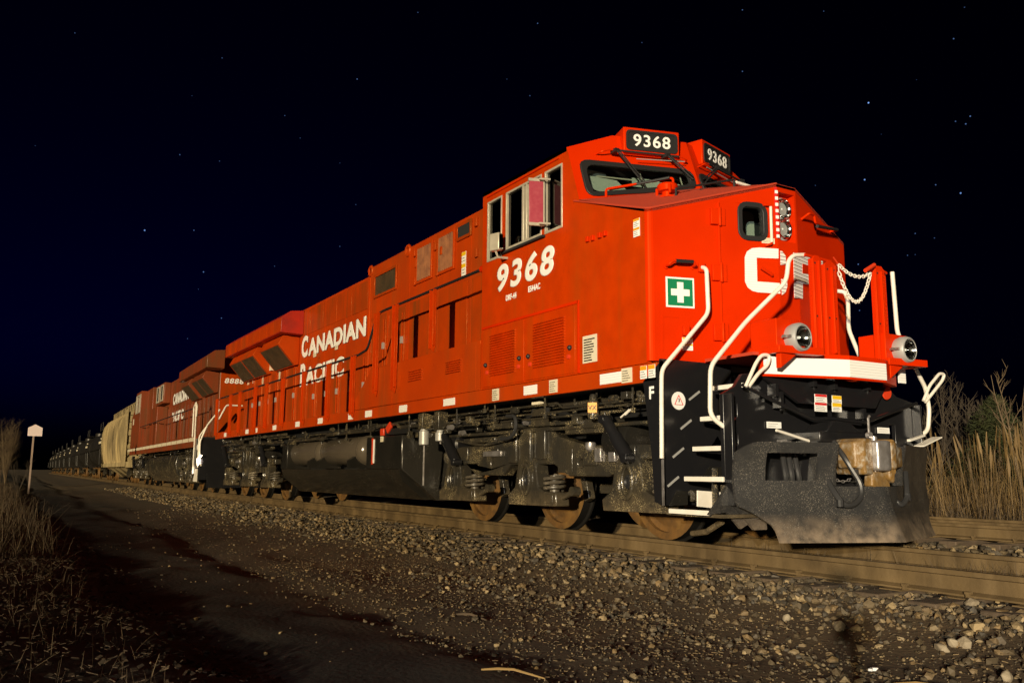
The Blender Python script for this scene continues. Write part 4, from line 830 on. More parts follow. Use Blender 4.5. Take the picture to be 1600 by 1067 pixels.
# ---- ditch lights
for sx, dc in ((-1, (-.68, .40, 1.955)), (1, (.90, .40, 1.965))):
    c = V(dc); DL = MB().box(c.x-.22, c.x+.15, .46, .78, 1.80, 2.13).build('ditch_light_box', 'red', LOCO, bev=.008)
    MB().panel([(c.x-.26, .40, 1.80), (c.x+.27, .33, 1.80), (c.x+.27, .33, 1.87), (c.x-.26, .40, 1.87)], [], (0, .36, 0)).panel([(c.x-.22, .42, 1.80), (c.x+.0, .42, 1.80), (c.x-.22, .42, 1.66)], [], (0, .06, 0)).build('ditch_light_shelf', 'red', DL, bev=.006)
    ax = V((.06 if sx > 0 else .05, -1, 0)).normalized(); o = V((c.x, .50, c.z)) + ax*.02
    MB().lathe([(.10, -.02), (.125, .0), (.138, .05), (.138, .11), (.125, .135), (.112, .14), (.108, .125), (.09, .03)], o, ax, 32, True).build('lamp_housing', 'grey', DL)
    MB().lathe([(.108, .128), (.104, .138), (.098, .128)], o, ax, 32, True).build('lamp_rim', 'chrome', DL)
    MB().lathe([(.098, .125), (.075, .085), (.04, .06), (.012, .05), (0, .05)], o, ax, 32, 'open').build('lamp_reflector', 'chrome', DL)
    MB().lathe([(0, .150), (.05, .145), (.099, .13)], o, ax, 32, 'open').build('lamp_lens', 'lens', DL)
    MB().lathe([(0, .05), (.014, .05), (.014, .09), (0, .1)], o, ax, 10).build('lamp_bulb', 'reflect', DL)
    b = MB().obox(o+ax*.07-X_*.145, X_*.05, Y_*.012, Z_*.012).cyl(o+ax*.02-X_*.15, o+ax*.12-X_*.15, .014, 8).obox(o+ax*.07+X_*.145, X_*.03, Y_*.012, Z_*.012)
    b.build('lamp_clamp', 'steel', DL)
# ---- long hood
HX = .95
HOOD = MB().box(-HX, HX, 4.98, 10.55, 1.76, 4.66).build('hood_front', 'redside', LOCO, bev=.03)
HOOD2 = MB().box(-HX, HX, 10.56, 20.1, 1.76, 4.50).build('hood_rear', 'redside', LOCO, bev=.03)
HS = -HX-.001
def hp(px, py, d=0.): return S(px, py, -HX-d)
# panel seams as proud strips, lifting lugs
for yy in (6.4, 7.55, 8.7, 10.5): MB().box(-HX-.008, -HX, yy-.02, yy+.02, 2.5, 4.6).build('panel_seam', 'redside', HOOD)
for px, py in ((580, 424), (638, 392)):
    p = hp(px, py); MB().tube([p+V((0, .09*math.cos(t), .09*math.sin(t))) for t in [k*math.pi/5 for k in range(10)]], .03, 8, closed=True).build('lifting_lug', 'redside', HOOD)
# big screen, two tan grilles, small barred vent
def screen(pts, name, m, par, slats=0, vert=True, rim=True, rm='redside'):
    a, b = hp(*pts[0]), hp(*pts[1]); y0, y1, z0, z1 = min(a.y, b.y), max(a.y, b.y), min(a.z, b.z), max(a.z, b.z)
    x = -HX; o = MB().box(x-.006, x+.01, y0, y1, z0, z1).build(name, m, par)
    if rim: MB().panel([(x-.03, y0-.05, z0-.05), (x-.03, y1+.05, z0-.05), (x-.03, y1+.05, z1+.05), (x-.03, y0-.05, z1+.05)], [[(x-.03, y0, z0), (x-.03, y1, z0), (x-.03, y1, z1), (x-.03, y0, z1)]], (.03, 0, 0)).build('screen_frame', rm, o, bev=.006)
    for i in range(slats):
        t = (i+.5)/slats
        if vert: yy = y0+(y1-y0)*t; MB().cyl((x-.01, yy, z0), (x-.01, yy, z1), (y1-y0)/slats*.36, 6).build('slat', m, o)
        else: zz = z0+(z1-z0)*t; MB().box(x-.02, x-.006, y0, y1, zz-.008, zz+.008).build('slat', m, o)
    return o
screen(((586.5, 463), (620, 418)), 'intake_screen', 'mesh', HOOD, rm='reddoor')
screen(((653, 440), (675.5, 380)), 'tan_grille', 'grille', HOOD, 6)
screen(((686, 426), (710, 362)), 'tan_grille', 'grille', HOOD, 7)
screen(((717, 373), (736, 347)), 'barred_vent', 'darkin', HOOD, 6, rm='reddoor')
for px, py in ((690, 392), (680, 385), (683, 425), (648, 395), (648, 440), (744, 347), (744, 395), (650, 412)): MB().obox(hp(px, py, .02), X_*.02, Y_*.04, Z_*.07).build('door_hinge', 'redside', HOOD, bev=.006)
sticker(HOOD, hp(725, 412, .002), SU, Z_, .14, .38, 'reflect', 'yellow', .35, 2, two=True)
sticker(HOOD, hp(629.5, 491.5, .002), SU, Z_, .14, .26, 'reflect', 'yellow', .4, 2, two=True)
# raised walkway box behind the cab
BOX = MB().box(-1.528, -HX, 5.0, 8.95, 1.78, 2.45).build('raised_walkway', 'redside', LOCO, bev=.01)
MB().panel([(-1.528, 8.96, 1.78), (-1.528, 9.9, 1.78), (-1.528, 9.2, 2.25), (-1.528, 8.96, 2.4)], [], (.57, 0, 0)).build('walkway_steps', 'redside', BOX)
for (x0, y0, x1, y1, n) in ((638.5, 597, 660, 574, 5), (697, 585, 721.5, 559, 6)):
    a, b = S(x0, y0), S(x1, y1); ya, yb = min(a.y, b.y), max(a.y, b.y); za, zb = min(a.z, b.z), max(a.z, b.z)
    for i in range(n):
        z = za+(zb-za)*i/n; h = (zb-za)/n*.6
        MB().add([(-1.529, ya, z), (-1.529, yb, z), (-1.529, yb, z+h), (-1.529, ya, z+h), (-1.555, ya+.01, z+.004), (-1.555, yb-.01, z+.004)], [(0, 1, 5, 4), (2, 3, 4, 5), (0, 4, 3), (1, 2, 5), (0, 3, 2, 1)]).build('louvre', 'redside', BOX)
for px in (750, 742, 612, 600): p = S(px, 600); MB().box(-1.533, -1.528, p.y-.012, p.y+.012, 1.80, 2.4).build('panel_seam', 'redside', BOX)
# body doors under the raised handrail and along the rear hood
def door(y0, y1, z0, z1, par, m='reddoor', latch=True):
    d = MB().box(-HX-.014, -HX-.001, y0+.02, y1-.02, z0, z1).build('hood_door', m, par, bev=.005)
    if latch:
        MB().cyl((-HX-.028, y0+.10, z0+.1), (-HX-.028, y0+.10, z1-.12), .012, 6).build('latch_rod', 'redside', d)
        MB().obox((-HX-.03, y0+.10, z0+(z1-z0)*.45), X_*.018, Y_*.03, Z_*.06).build('latch', 'grey', d)
        MB().cyl((-HX-.02, y1-.04, z0+.08), (-HX-.02, y1-.04, z1-.08), .009, 6).build('hinge_rod', 'redside', d)
    return d
for (a, b) in ((5.2, 6.35), (6.45, 7.5), (7.6, 8.65), (8.8, 9.6), (9.65, 10.45)): door(a, b, 2.5, 3.62, HOOD, latch=a > 8)
ya = 10.6
while ya < 19.4:
    wd = .74; door(ya, ya+wd, 1.80, 3.32 if ya > 14.4 else 3.02, HOOD2); ya += wd+.02
ya = 10.65
while ya < 14.3:
    MB().box(-HX-.010, -HX, ya, ya+.86, 3.85, 4.42).build('upper_panel', 'reddoor', HOOD2, bev=.004); ya += .9
for ya in (10.62, 11.9, 13.2, 14.45): MB().box(-HX-.012, -HX, ya-.02, ya+.02, 3.05, 4.46).build('panel_seam', 'redside', HOOD2)
MB().box(-.6, .6, 12.9, 14.2, 4.5, 4.66).build('exhaust_housing', 'redside', HOOD2, bev=.02)
# lettering on the hood
def word(s, x0, y0, x1, y1, cap, par, name, xx=-HX-.016, big=1.28, m='reflect'):
    a, b = S(x0, y0, xx), S(x1, y1, xx); z = (a.z+b.z)/2; L_ = abs(a.y-b.y)
    t1 = text(s[0], name, m, par, (xx, a.y, z), SU, Z_, cap*big, bold=.045, centre=False, sx=1.0)
    w1 = t1.dimensions.y if t1.dimensions.y > .01 else cap*.9
    bpy.context.view_layer.update(); w1 = t1.dimensions.y
    t2 = text(s[1:], name, m, par, (xx, a.y-w1-.05, z+.0), SU, Z_, cap, bold=.045, centre=False, space=1.05)
    bpy.context.view_layer.update(); k = (L_-w1-.05)/t2.dimensions.y
    co = t2.data; 
    for v_ in co.vertices: v_.co.y *= k
    t2.location.y += (t2.dimensions.y - (L_-w1-.05))/2
    return t1
word('CANADIAN', 471, 559, 571.5, 526.5, .40, HOOD2, 'company_lettering'); word('PACIFIC', 468.5, 605, 537, 587, .42, HOOD2, 'company_lettering')
for px, py, w_, h_ in ((526, 541, .18, .14), (492, 553, .2, .14), (388, 598, .18, .12), (396, 596, .14, .1)): sticker(HOOD2, S(px, py, -HX-.014), SU, Z_, w_, h_, 'cream', None, .1, 2)
# ---- radiator wings with their angled screens
for sx in (-1, 1):
    wg = MB().prism([(sx*.96, 3.88), (sx*1.50, 3.90), (sx*1.50, 4.25), (sx*1.28, 4.42), (sx*.96, 4.46)], 'y', 14.72, 20.3).build('radiator_wing', 'redtop', LOCO, bev=.012)
    if sx < 0:
        for i in range(9): MB().box(-1.512, -1.50, 14.72+i*.62, 14.75+i*.62, 3.91, 4.24).build('wing_seam', 'redside', wg)
        sidep = MB().box(-1.508, -1.501, 14.75, 20.28, 3.915, 4.235).build('wing_side', 'redside', wg)
    for (ya, yb, n) in ((15.0, 16.7, 1), (17.3, 19.9, 2)):
        sc = MB().prism([(sx*.955, 3.20), (sx*1.05, 3.18), (sx*1.47, 3.66), (sx*1.36, 3.87), (sx*.955, 3.87)], 'y', ya, yb).build('radiator_box', 'redside', wg, bev=.01)
        u = V((sx*.42, 0, .48)).normalized(); nn = V((sx*.48, 0, -.42)).normalized()
        for k in range(n):
            y0 = ya+.08+(yb-ya-.08)*k/n; y1 = ya+(yb-ya-.08)*(k+1)/n-.0
            MB().obox(V((sx*1.26, (y0+y1)/2, 3.42))+nn*.008, u*.29, Y_*((y1-y0)/2-.02), nn*.004).build('radiator_screen', 'mesh', sc)
# lamp under the wing and number light
p = S(424, 572, -1.0); MB().box(-1.03, -.965, p.y-.10, p.y+.10, p.z-.12, p.z+.12).build('walkway_lamp', 'cream', LOCO)
for px, py, hh in ((411, 588, .42), (437, 584, .38), (416, 566, .2)): p = S(px, py, -.97); sticker(LOCO, p, SU, Z_, .12, hh, 'paleyellow', None, .1, 0)
# ---- side handrail and stanchions
rail_px = [(756, 420), (597, 486.5), (589, 493), (574, 546), (560, 555), (345, 622.5)]
RAILP = [S(px, py, -1.49) for px, py in rail_px]
MB().tube(RAILP, .022, 8, .1).build('side_handrail', 'rubber', LOCO)
MB().lathe([(.0, 0), (.05, 0), (.05, .05), (.03, .07), (0, .07)], RAILP[0]+Y_*.0, Y_, 10).build('rail_socket', 'red', LOCO)
def rz(y):
    for a, b in zip(RAILP, RAILP[1:]):
        if min(a.y, b.y) <= y <= max(a.y, b.y): return a.z+(b.z-a.z)*(y-a.y)/(b.y-a.y)
    return RAILP[-1].z
for px in (677, 621, 592, 557, 519, 481, 448.5, 423, 406, 382, 368, 347):
    p = S(px, 560, -1.5); y = p.y; zt = rz(y)-.015; zb = 2.46 if px == 677 else (1.95 if px in (621, 592) else 1.64); x0 = -1.50 if px == 677 else -1.535
    q = MB().panel([(x0, y-.075, zb+.10), (x0, y-.02, zb), (x0, y+.075, zb+.06), (x0, y+.075, zt), (x0, y-.075, zt)], [], (-.014, 0, 0)).panel([(x0-.014, y-.075, zb+.10), (x0-.014, y-.060, zb+.09), (x0-.014, y-.060, zt), (x0-.014, y-.075, zt)], [], (-.04, 0, 0)).panel([(x0-.014, y+.06, zb+.06), (x0-.014, y+.075, zb+.06), (x0-.014, y+.075, zt), (x0-.014, y+.06, zt)], [], (-.04, 0, 0))
    st = q.build('stanchion', 'redcab', LOCO, bev=.003)
    MB().cyl((x0-.012, y, zt-.05), (-1.49, y, rz(y)), .018, 8).build('rail_clamp', 'redcab', st)

# ---- fuel tank with air reservoirs
tk = MB()
sec = [(-1.47, .74), (-1.40, .56), (-1.02, .26), (1.02, .26), (1.40, .56), (1.47, .74)]
tk.prism(sec, 'y', 7.75, 14.25)
tk.panel([(-1.47, 7.75, .74), (-1.02, 7.75, .26), (1.02, 7.75, .26), (1.47, 7.75, .74)], [], (0, -.001, 0))
TANK = tk.build('fuel_tank', 'tank', LOCO, bev=.015)
a, b = S(628, 684, -1.47), S(573, 686.5, -1.47)
MB().prism([(-1.47, .742), (-1.47, 1.28), (-.6, 1.30), (-.6, .742)], 'y', a.y, b.y).build('tank_front_block', 'tank', TANK, bev=.015)
MB().hexa([(-1.02, a.y-.75, .24), (1.02, a.y-.75, .24), (1.02, a.y-.003, .24), (-1.02, a.y-.003, .24), (-1.44, a.y-.02, 1.27), (1.44, a.y-.02, 1.27), (1.44, a.y-.003, 1.27), (-1.44, a.y-.003, 1.27)]).build('tank_nose', 'tank', TANK, bev=.01) if False else None
MB().panel([(-1.46, a.y, .74), (-1.46, a.y, 1.28), (-.45, a.y-.35, 1.28), (-.45, a.y-.55, .26), (-1.0, a.y-.35, .26)], [], (0, .15, 0)).build('tank_front_face', 'tank', TANK, bev=.01)
MB().prism([(-1.47, .742), (-1.47, 1.27), (-.9, 1.30), (-.9, .742)], 'y', 13.85, 14.24).build('tank_rear_block', 'tank', TANK, bev=.012)
MB().box(-.92, .92, 7.8, 14.2, .742, 1.35).build('tank_core', 'blackflat', TANK)
MB().box(-1.485, -1.475, b.y+.06, b.y+.32, .742, .79).build('shelf_step', 'tank', TANK)
for (l_, r_) in ((513, 575), (456, 509)):
    ya, yb = S(r_, 690, -1.22).y, S(l_, 690, -1.22).y; c = V((-1.13, 0, 1.08)); r = .265
    prof = [(0, -.13), (.10, -.12), (.2, -.08), (.245, -.03), (r, .03), (r, yb-ya-.08), (.24, yb-ya-.02), (.15, yb-ya+.04), (0, yb-ya+.06)]
    at_ = MB().lathe(prof, (c.x, ya+.05, c.z), Y_, 32).build('air_reservoir', 'resv', LOCO)
    for yy in (ya+.12, yb-.10): MB().lathe([(r+.008, -.02), (r+.008, .02), (r-.01, .02), (r-.01, -.02)], (c.x, yy, c.z), Y_, 32, True).build('band', 'resv', at_)
    for yy in (ya+.2, yb-.25): MB().panel([(-1.48, yy, .76), (-1.48, yy, .90), (-1.36, yy, .98), (-1.02, yy, .84), (-1.02, yy, .76)], [], (0, .14, 0)).build('saddle', 'tank', at_)
p = S(584, 706, -1.475); MB().box(-1.479, -1.473, p.y-.03, p.y+.03, .84, 1.24).build('sight_glass', 'reflect', TANK); MB().box(-1.482, -1.472, p.y+.031, p.y+.09, .82, 1.26).build('sight_glass_guard', 'redcap', TANK)
p = S(597, 686, -1.477); sticker(TANK, p, SU, Z_, .12, .09, 'cream', None, .1, 2)
p = S(608, 668, -1.45); MB().obox(p, X_*.02, Y_*.08-Z_*.05, (Z_*.06+Y_*.05)*.8).build('emergency_cutoff', 'redcap', LOCO, bev=.01)
p = S(598, 675, -1.45); MB().obox(p, X_*.02, Y_*.07, Z_*.06).build('emergency_cutoff', 'redcap', LOCO, bev=.01)
MB().box(-1.44, -1.1, a.y-.2, a.y+1.0, 1.30, 1.40).build('fill_bracket', 'blackflat', LOCO)
# drain canisters ahead of the tank
for px, py, h, rr in ((663, 684, .19, .082), (688.5, 682, .11, .08)):
    p = S(px, py, -1.40); o = MB().lathe([(rr*.7, h/2+.05), (rr*.8, h/2+.01), (rr, h/2), (rr, -h/2), (rr*.9, -h/2-.01), (.03, -h/2-.02), (0, -h/2-.02)], p, Z_, 18).build('filter_canister', 'grey', LOCO)
    MB().cyl(p-Z_*(h/2+.01), p-Z_*(h/2+(.62 if h > .15 else .05)), .016, 8).build('drain_pipe', 'steel', o); MB().box(p.x-.08, p.x+.08, p.y-.08, p.y+.08, p.z+h/2+.04, 1.58).build('filter_head', 'truck', o, bev=.01)

# ---- trucks
def tr_poly(pts, x): return [S(px, py, x) for px, py in pts]
tx = -1.27
tf = MB()
# main frame beam, traced outline on the frame's own plane
beam = [(5.95+.62, .98), (6.0, 1.06), (5.4, 1.06), (4.95, 1.18), (4.65, 1.25), (3.72, 1.25), (3.5, 1.12), (2.9, 1.00), (1.95, 1.00), (1.55, .98), (1.55, .86), (2.05, .84), (2.55, .66), (3.30, .66), (3.62, .80), (4.62, .80), (4.80, .66), (5.55, .66), (5.85, .80), (6.4, .80), (6.57, .86)]
tf.panel([(tx, y, z) for y, z in beam], [[(tx, 3.06+.07*math.cos(t), .80+.06*math.sin(t)) for t in [k*math.pi/4 for k in range(8)]], [(tx, 5.1+.045*math.cos(t), .82+.075*math.sin(t)) for t in [k*math.pi/4 for k in range(8)]]], (.16, 0, 0))
tf.panel([(-tx, y, z) for y, z in beam], [], (-.16, 0, 0))
tf.box(-1.1, 1.1, 3.7, 4.6, .85, 1.05); tf.box(-1.1, 1.1, 1.6, 1.75, .86, .98); tf.box(-.5, .5, 1.9, 6.3, .45, .85)
TRUCK = tf.build('truck', 'truck', LOCO, bev=.02)
# proud ribs and plates on the beam
for (ya, yb, za, zb, d) in ((3.75, 3.95, .86, 1.24, .04), (4.05, 4.22, .82, 1.22, .06), (4.42, 4.62, .82, 1.24, .04), (2.72, 2.98, .78, .97, .03), (3.2, 3.5, .70, .98, .02), (2.05, 2.30, .86, .99, .03), (4.9, 5.5, .94, 1.02, .03), (5.75, 6.3, .86, 1.04, .03)):
    MB().box(tx-d, tx-.001, ya, yb, za, zb).build('frame_rib', 'truck', TRUCK, bev=.012)
MB().obox((tx-.02, 5.05, .945), X_*.015, Y_*.24, Z_*.035).build('wear_plate', 'steel', TRUCK, bev=.006)
for yy, zz in ((2.45, .90), (2.70, .90)): MB().box(tx-.035, tx-.002, yy-.06, yy+.05, zz-.08, zz+.07).build('wear_plate', 'steel', TRUCK, bev=.006)
for ax in (2.18, 4.18, 6.18):
    # wheelset
    for sx in (-1, 1):
        wh = MB().lathe([(.0, .02), (.12, .02), (.12, .07), (.19, .055), (.40, -.015), (.455, .0), (.455, .05), (.53, .05), (.533, -.06), (.56, -.075), (.56, -.10), (.45, -.10), (.40, -.06), (.12, -.05), (0, -.05)], (sx*.735, ax, .533), X_*sx, 40)
        wh = wh.build('wheel', 'rust', TRUCK, recalc=True)
        MB().lathe([(.5315, .049), (.5345, -.058), (.561, -.074), (.561, -.099), (.558, -.099), (.558, -.076), (.530, -.061), (.527, .049)], (sx*.735, ax, .533), X_*sx, 40, True).build('wheel_tread', 'tread', TRUCK)
    MB().cyl((-.9, ax, .533), (.9, ax, .533), .09, 14).build('axle', 'truck', TRUCK)
    # journal arm: foot bar, arch, oval bearing ring
    jx = tx+.02
    arm = [(ax+.42, .30), (ax+.44, .42), (ax+.27, .52), (ax+.20, .80), (ax+.12, .885), (ax-.16, .885), (ax-.22, .80), (ax-.27, .53), (ax-.40, .475), (ax-.66, .475), (ax-.68, .31)]
    ring = [(jx-.06, ax+.085*math.cos(t), .62+.145*math.sin(t)) for t in [k*math.pi/8 for k in range(16)]]
    ja = MB().panel([(jx-.06, y, z) for y, z in arm], [ring], (.20, 0, 0)).build('journal_arm', 'truck', TRUCK, bev=.02)
    MB().tube([(jx-.07, ax+.115*math.cos(t), .62+.18*math.sin(t)) for t in [k*math.pi/10 for k in range(20)]], .028, 8, closed=True).build('bearing_rim', 'truck', TRUCK)
    MB().lathe([(.075, -.10), (.075, .02), (.06, .03), (.045, .035), (.03, .02), (0, .025)], (jx-.02, ax, .61), -X_, 16).build('bearing_cap', 'rubber', TRUCK)
    MB().box(jx-.075, jx-.061, ax-.62, ax-.48, .34, .45).build('spring_seat_plate', 'truck', TRUCK, bev=.006)
    # coil springs on the foot
    for (yy) in (ax-.50,):
        hel = [(jx+.04+.118*math.cos(t), yy+.118*math.sin(t), .495+.175*t/(2*math.pi*3.2)) for t in [k*math.pi/6 for k in range(39)]]
        MB().tube(hel, .021, 7).build('coil_spring', 'spring', TRUCK)
        MB().cyl((jx+.04, yy, .475), (jx+.04, yy, .67), .062, 12).build('spring_core', 'spring', TRUCK)
    MB().obox((-.80, ax-.60, .55), X_*.05, V((0, .05, -.02)), V((0, .05, .17))).build('brake_shoe', 'truck', TRUCK, bev=.01)
    p = V((tx+.06, ax-.80, .42)); MB().tube([p+V((0, .30, -.06)), p+V((0, -.12, .07))], .032, 8).cyl(p+V((-.05, -.12, .07)), p+V((.05, -.12, .07)), .055, 10).build('brake_lever', 'truck', TRUCK)
# shock absorbers
for (a_, b_) in (((946, 655), (981, 716)), ((688, 668), (713, 722))):
    a, b = S(*a_, tx-.10), S(*b_, tx-.10); m_ = a.lerp(b, .45)
    sh = MB().cyl(a, m_, .062, 14).cyl(m_, b, .075, 14).cyl(a-X_*.07, a+X_*.07, .05, 10).cyl(b-X_*.07, b+X_*.07, .05, 10).build('shock_absorber', 'black', TRUCK, bev=.004)
# brake cylinders and top gear
p = S(952, 693, tx+.10); q = S(1000, 690, tx+.10)
MB().lathe([(0, 0), (.16, .0), (.205, .04), (.215, .10), (.215, .42), (.20, .45), (.06, .47), (.04, .6), (0, .6)], (tx+.14, 2.62, 1.045), -Y_, 26).build('brake_cylinder', 'tank', TRUCK)
MB().lathe([(0, 0), (.13, .0), (.16, .03), (.16, .22), (.1, .25), (0, .26)], (tx+.10, 6.05, 1.10), Y_, 22).build('brake_cylinder', 'black', TRUCK)
b = MB().box(tx-.02, tx+.25, 2.55, 3.35, 1.14, 1.30).box(tx+.0, tx+.3, 4.6, 5.1, 1.27, 1.42).box(tx-.0, tx+.2, 3.3, 4.2, 1.26, 1.30).box(tx-.02, tx+.2, 5.0, 5.9, 1.10, 1.17)
b.panel([(tx, 4.15, 1.27), (tx, 3.65, 1.27), (tx, 3.85, 1.48), (tx, 4.1, 1.48)], [], (.3, 0, 0)).build('bolster_gear', 'truck', TRUCK, bev=.015)
for i in range(3): MB().obox((tx+.02, 4.12-i*.16, 1.385), V((.012, 0, 0)), V((0, .035, .0)), V((0, -.05, .11))).build('rubber_fin', 'hose', TRUCK)
MB().tube([(tx-.03, 1.7, 1.215), (tx-.03, 6.4, 1.215)], .022, 8).tube([(tx-.05, 4.6, 1.12), (tx-.06, 5.2, 1.06), (tx-.04, 5.6, 1.09), (tx-.03, 6.2, 1.16)], .018, 8, .1).build('brake_pipe', 'truck', TRUCK)
p = S(923, 697, tx-.02); MB().lathe([(.03, .05), (.06, .04), (.065, 0), (.05, -.04), (.02, -.06), (0, -.06)], p, Z_, 14).build('ball_joint', 'steel', TRUCK)
MB().tube([S(1128, 815, -1.0), S(1105, 830, -.9), S(1082, 833, -.82)], .03, 8).build('sand_nozzle', 'truck', TRUCK)
TR2 = copy_tree(TRUCK, LOCO, (0, 13.95, 0))

# ---- piping and small gear between sill and trucks
random.seed(3)
def clutter(ya, yb, par, n, seed, pipes=6):
    random.seed(seed); pm = 0
    for i in range(pipes):
        x = -1.42+i*.07; z = random.uniform(1.27, 1.56); r = random.choice((.016, .022, .03, .012)); pts = [(x, ya, z)]; y = ya
        while y < yb-.6: y += random.uniform(.5, 1.6); pts.append((x+random.uniform(-.02, .02), min(y, yb), z)); z2 = min(1.57, max(1.24, z+random.choice((0, 0, .06, -.06)))); pts.append((x, min(y+.08, yb), z2)); z = z2
        MB().tube(pts, r, 7, .04).build('pipe', 'truck', par)
    for i in range(n):
        y = random.uniform(ya, yb); x = random.uniform(-1.46, -1.15); z = random.uniform(1.24, 1.52); k = random.random()
        if k < .45: MB().box(x-.03, x+.05, y-random.uniform(.02, .10), y+.03, z-.03, z+random.uniform(.02, .07)).build('pipe_bracket', 'truck', par, bev=.006)
        elif k < .75: MB().cyl((x, y, z), (x, y, 1.59), .012, 6).lathe([(0, -.03), (.028, -.03), (.032, .02), (0, .03)], (x, y, z), Z_, 8).build('valve', 'truck', par)
        else: MB().lathe([(0, -.05), (.04, -.05), (.04, .05), (.02, .06), (0, .06)], (x, y, z), Y_, 10).build('fitting', 'steel' if random.random() < .3 else 'truck', par)
GEAR = MB().box(-1.10, -1.04, 1.5, 20.5, 1.30, 1.58).build('underframe_piping', 'blackflat', LOCO)
clutter(1.6, 7.2, GEAR, 46, 11, 7); clutter(7.2, 14.4, GEAR, 26, 12, 4); clutter(14.4, 20.6, GEAR, 30, 13, 5)
p = S(927, 636, -1.42); vx = MB().lathe([(0, -.14), (.055, -.13), (.062, -.1), (.062, .05), (.05, .08), (.035, .14), (0, .14)], p, Z_, 16).build('filter_valve', 'truck', LOCO)
c = p+V((-.045, -.045, -.01)); u = V((.7, -.7, 0)); MB().obox(c, u*.05, Z_*.055, V((-.7, -.7, 0))*.003).build('valve_label', 'orange', vx); text('VX', 'valve_lettering', 'ink', vx, c+V((-.005, -.005, 0)), u, Z_, .05, bold=.01)
MB().tube([S(792, 650, -1.42), S(806, 650, -1.44), S(806, 672, -1.44), S(798, 684, -1.44), S(783, 686, -1.42)], .024, 8, .08).build('air_hose', 'hose', LOCO)
p = S(975, 628, -1.44); MB().tube([S(970, 652, -1.45), S(983, 640, -1.45)], .01, 6).tube([S(977, 648, -1.45), S(985, 640, -1.45)], .01, 6).build('cock_handle', 'white', LOCO)
p = S(840, 630.5, -1.3); MB().obox(p, X_*.03, Y_*.09, Z_*.02).build('brass_plate', 'cream', LOCO)
# ================================================================== second locomotive
LOC2 = thing('diesel_locomotive', 'grimy dark red locomotive numbered 8888 coupled backwards behind the lead engine', 'locomotive', (0, 33.4, 0), 'red diesel locomotives')
MB().box(-.6, .6, 22.9, 44.2, 1.0, 1.6).box(-1.45, 1.45, 23.6, 43.2, 1.55, 1.76).build('underframe', 'blackflat', LOC2)
SL2 = MB().box(-1.53, -1.46, 23.75, 43.2, 1.44, 1.775).build('side_sill', 'oldred', LOC2, bev=.01)
y = 23.9
while y < 43: MB().box(-1.538, -1.531, y, y+1.15, 1.63, 1.75).build('sill_stripe', 'paleyellow', SL2); y += 1.27
H2 = MB().box(-.95, .95, 23.45, 37.6, 1.77, 4.45).build('hood', 'oldred', LOC2, bev=.03)
y = 24.2
while y < 37: 
    d = MB().box(-.965, -.951, y+.02, y+.78, 1.82, 3.3).build('hood_door', 'oldred', H2, bev=.005); MB().cyl((-.98, y+.12, 1.95), (-.98, y+.12, 3.15), .014, 6).build('latch_rod', 'oldred', d); y += .82
wg = MB().prism([(-.96, 3.88), (-1.5, 3.9), (-1.5, 4.26), (-1.28, 4.44), (-.96, 4.48)], 'y', 22.75, 28.3).build('radiator_wing', 'oldred', LOC2, bev=.012)
MB().prism([(-.951, 4.451), (-.96, 4.48), (.96, 4.48), (.951, 4.451)], 'y', 22.75, 28.3).build('radiator_top', 'redtop', wg)
for (ya, yb, n) in ((23.6, 25.8, 2), (26.3, 27.9, 1)):
    bx = MB().prism([(-.955, 3.2), (-1.05, 3.18), (-1.47, 3.66), (-1.36, 3.87), (-.955, 3.87)], 'y', ya, yb).build('radiator_box', 'oldred', wg, bev=.01); u = V((-.42, 0, .48)).normalized(); nn = V((-.48, 0, -.42)).normalized()
    for k in range(n):
        y0 = ya+.08+(yb-ya-.08)*k/n; y1 = ya+(yb-ya-.08)*(k+1)/n; MB().obox(V((-1.26, (y0+y1)/2, 3.42))+nn*.008, u*.29, Y_*((y1-y0)/2-.03), nn*.004).build('radiator_screen', 'mesh', bx)
# hood end face with its number
ef = MB().box(-.93, .93, 23.43, 23.449, 1.8, 4.40).build('hood_end', 'reddoor', H2)
text('8888', 'road_number', 'reflect', ef, (-.50, 23.426, 3.57), X_, Z_, .17, bold=.03, shear=.15, sx=1.2, space=1.15)
def word2(s, y0, z, cap, L_, par):
    t = text(s, 'company_lettering', 'reflect', par, (-.968, y0, z), SU, Z_, cap, bold=.04, centre=False); bpy.context.view_layer.update(); k = L_/t.dimensions.y; c0 = t.dimensions.y
    for v_ in t.data.vertices: v_.co.y *= k
    t.location.y -= (L_-c0)/2
word2('CANADIAN', 33.2, 3.38, .46, 3.9, H2); word2('PACIFIC', 33.2, 2.68, .40, 2.9, H2)
# cab, nose and boxes at the far end
CAB2 = MB().panel([(-1.53, 39.6, 1.78), (-1.53, 43.15, 1.78), (-1.53, 43.1, 3.35), (-1.53, 41.9, 3.75), (-1.53, 41.65, 4.48), (-1.53, 39.6, 4.48)], [[(-1.53, a, 3.5), (-1.53, b, 3.5), (-1.53, b, 4.28), (-1.53, a, 4.28)] for a, b in ((39.8, 40.2), (40.3, 41.1), (41.2, 41.55))], (3.06, 0, 0)).build('cab', 'oldred', LOC2, bev=.02)
for a, b in ((39.8, 40.2), (40.3, 41.1), (41.2, 41.55)):
    MB().panel([(-1.55, a-.06, 3.44), (-1.55, b+.06, 3.44), (-1.55, b+.06, 4.34), (-1.55, a-.06, 4.34)], [[(-1.55, a, 3.5), (-1.55, b, 3.5), (-1.55, b, 4.28), (-1.55, a, 4.28)]], (.04, 0, 0)).build('window_frame', 'alu', CAB2); MB().box(-1.50, -1.49, a, b, 3.5, 4.28).build('pane', 'dglass', CAB2)
MB().box(-1.0, 1.0, 39.62, 41.7, 4.481, 4.68).build('cab_roof', 'redtop', CAB2)
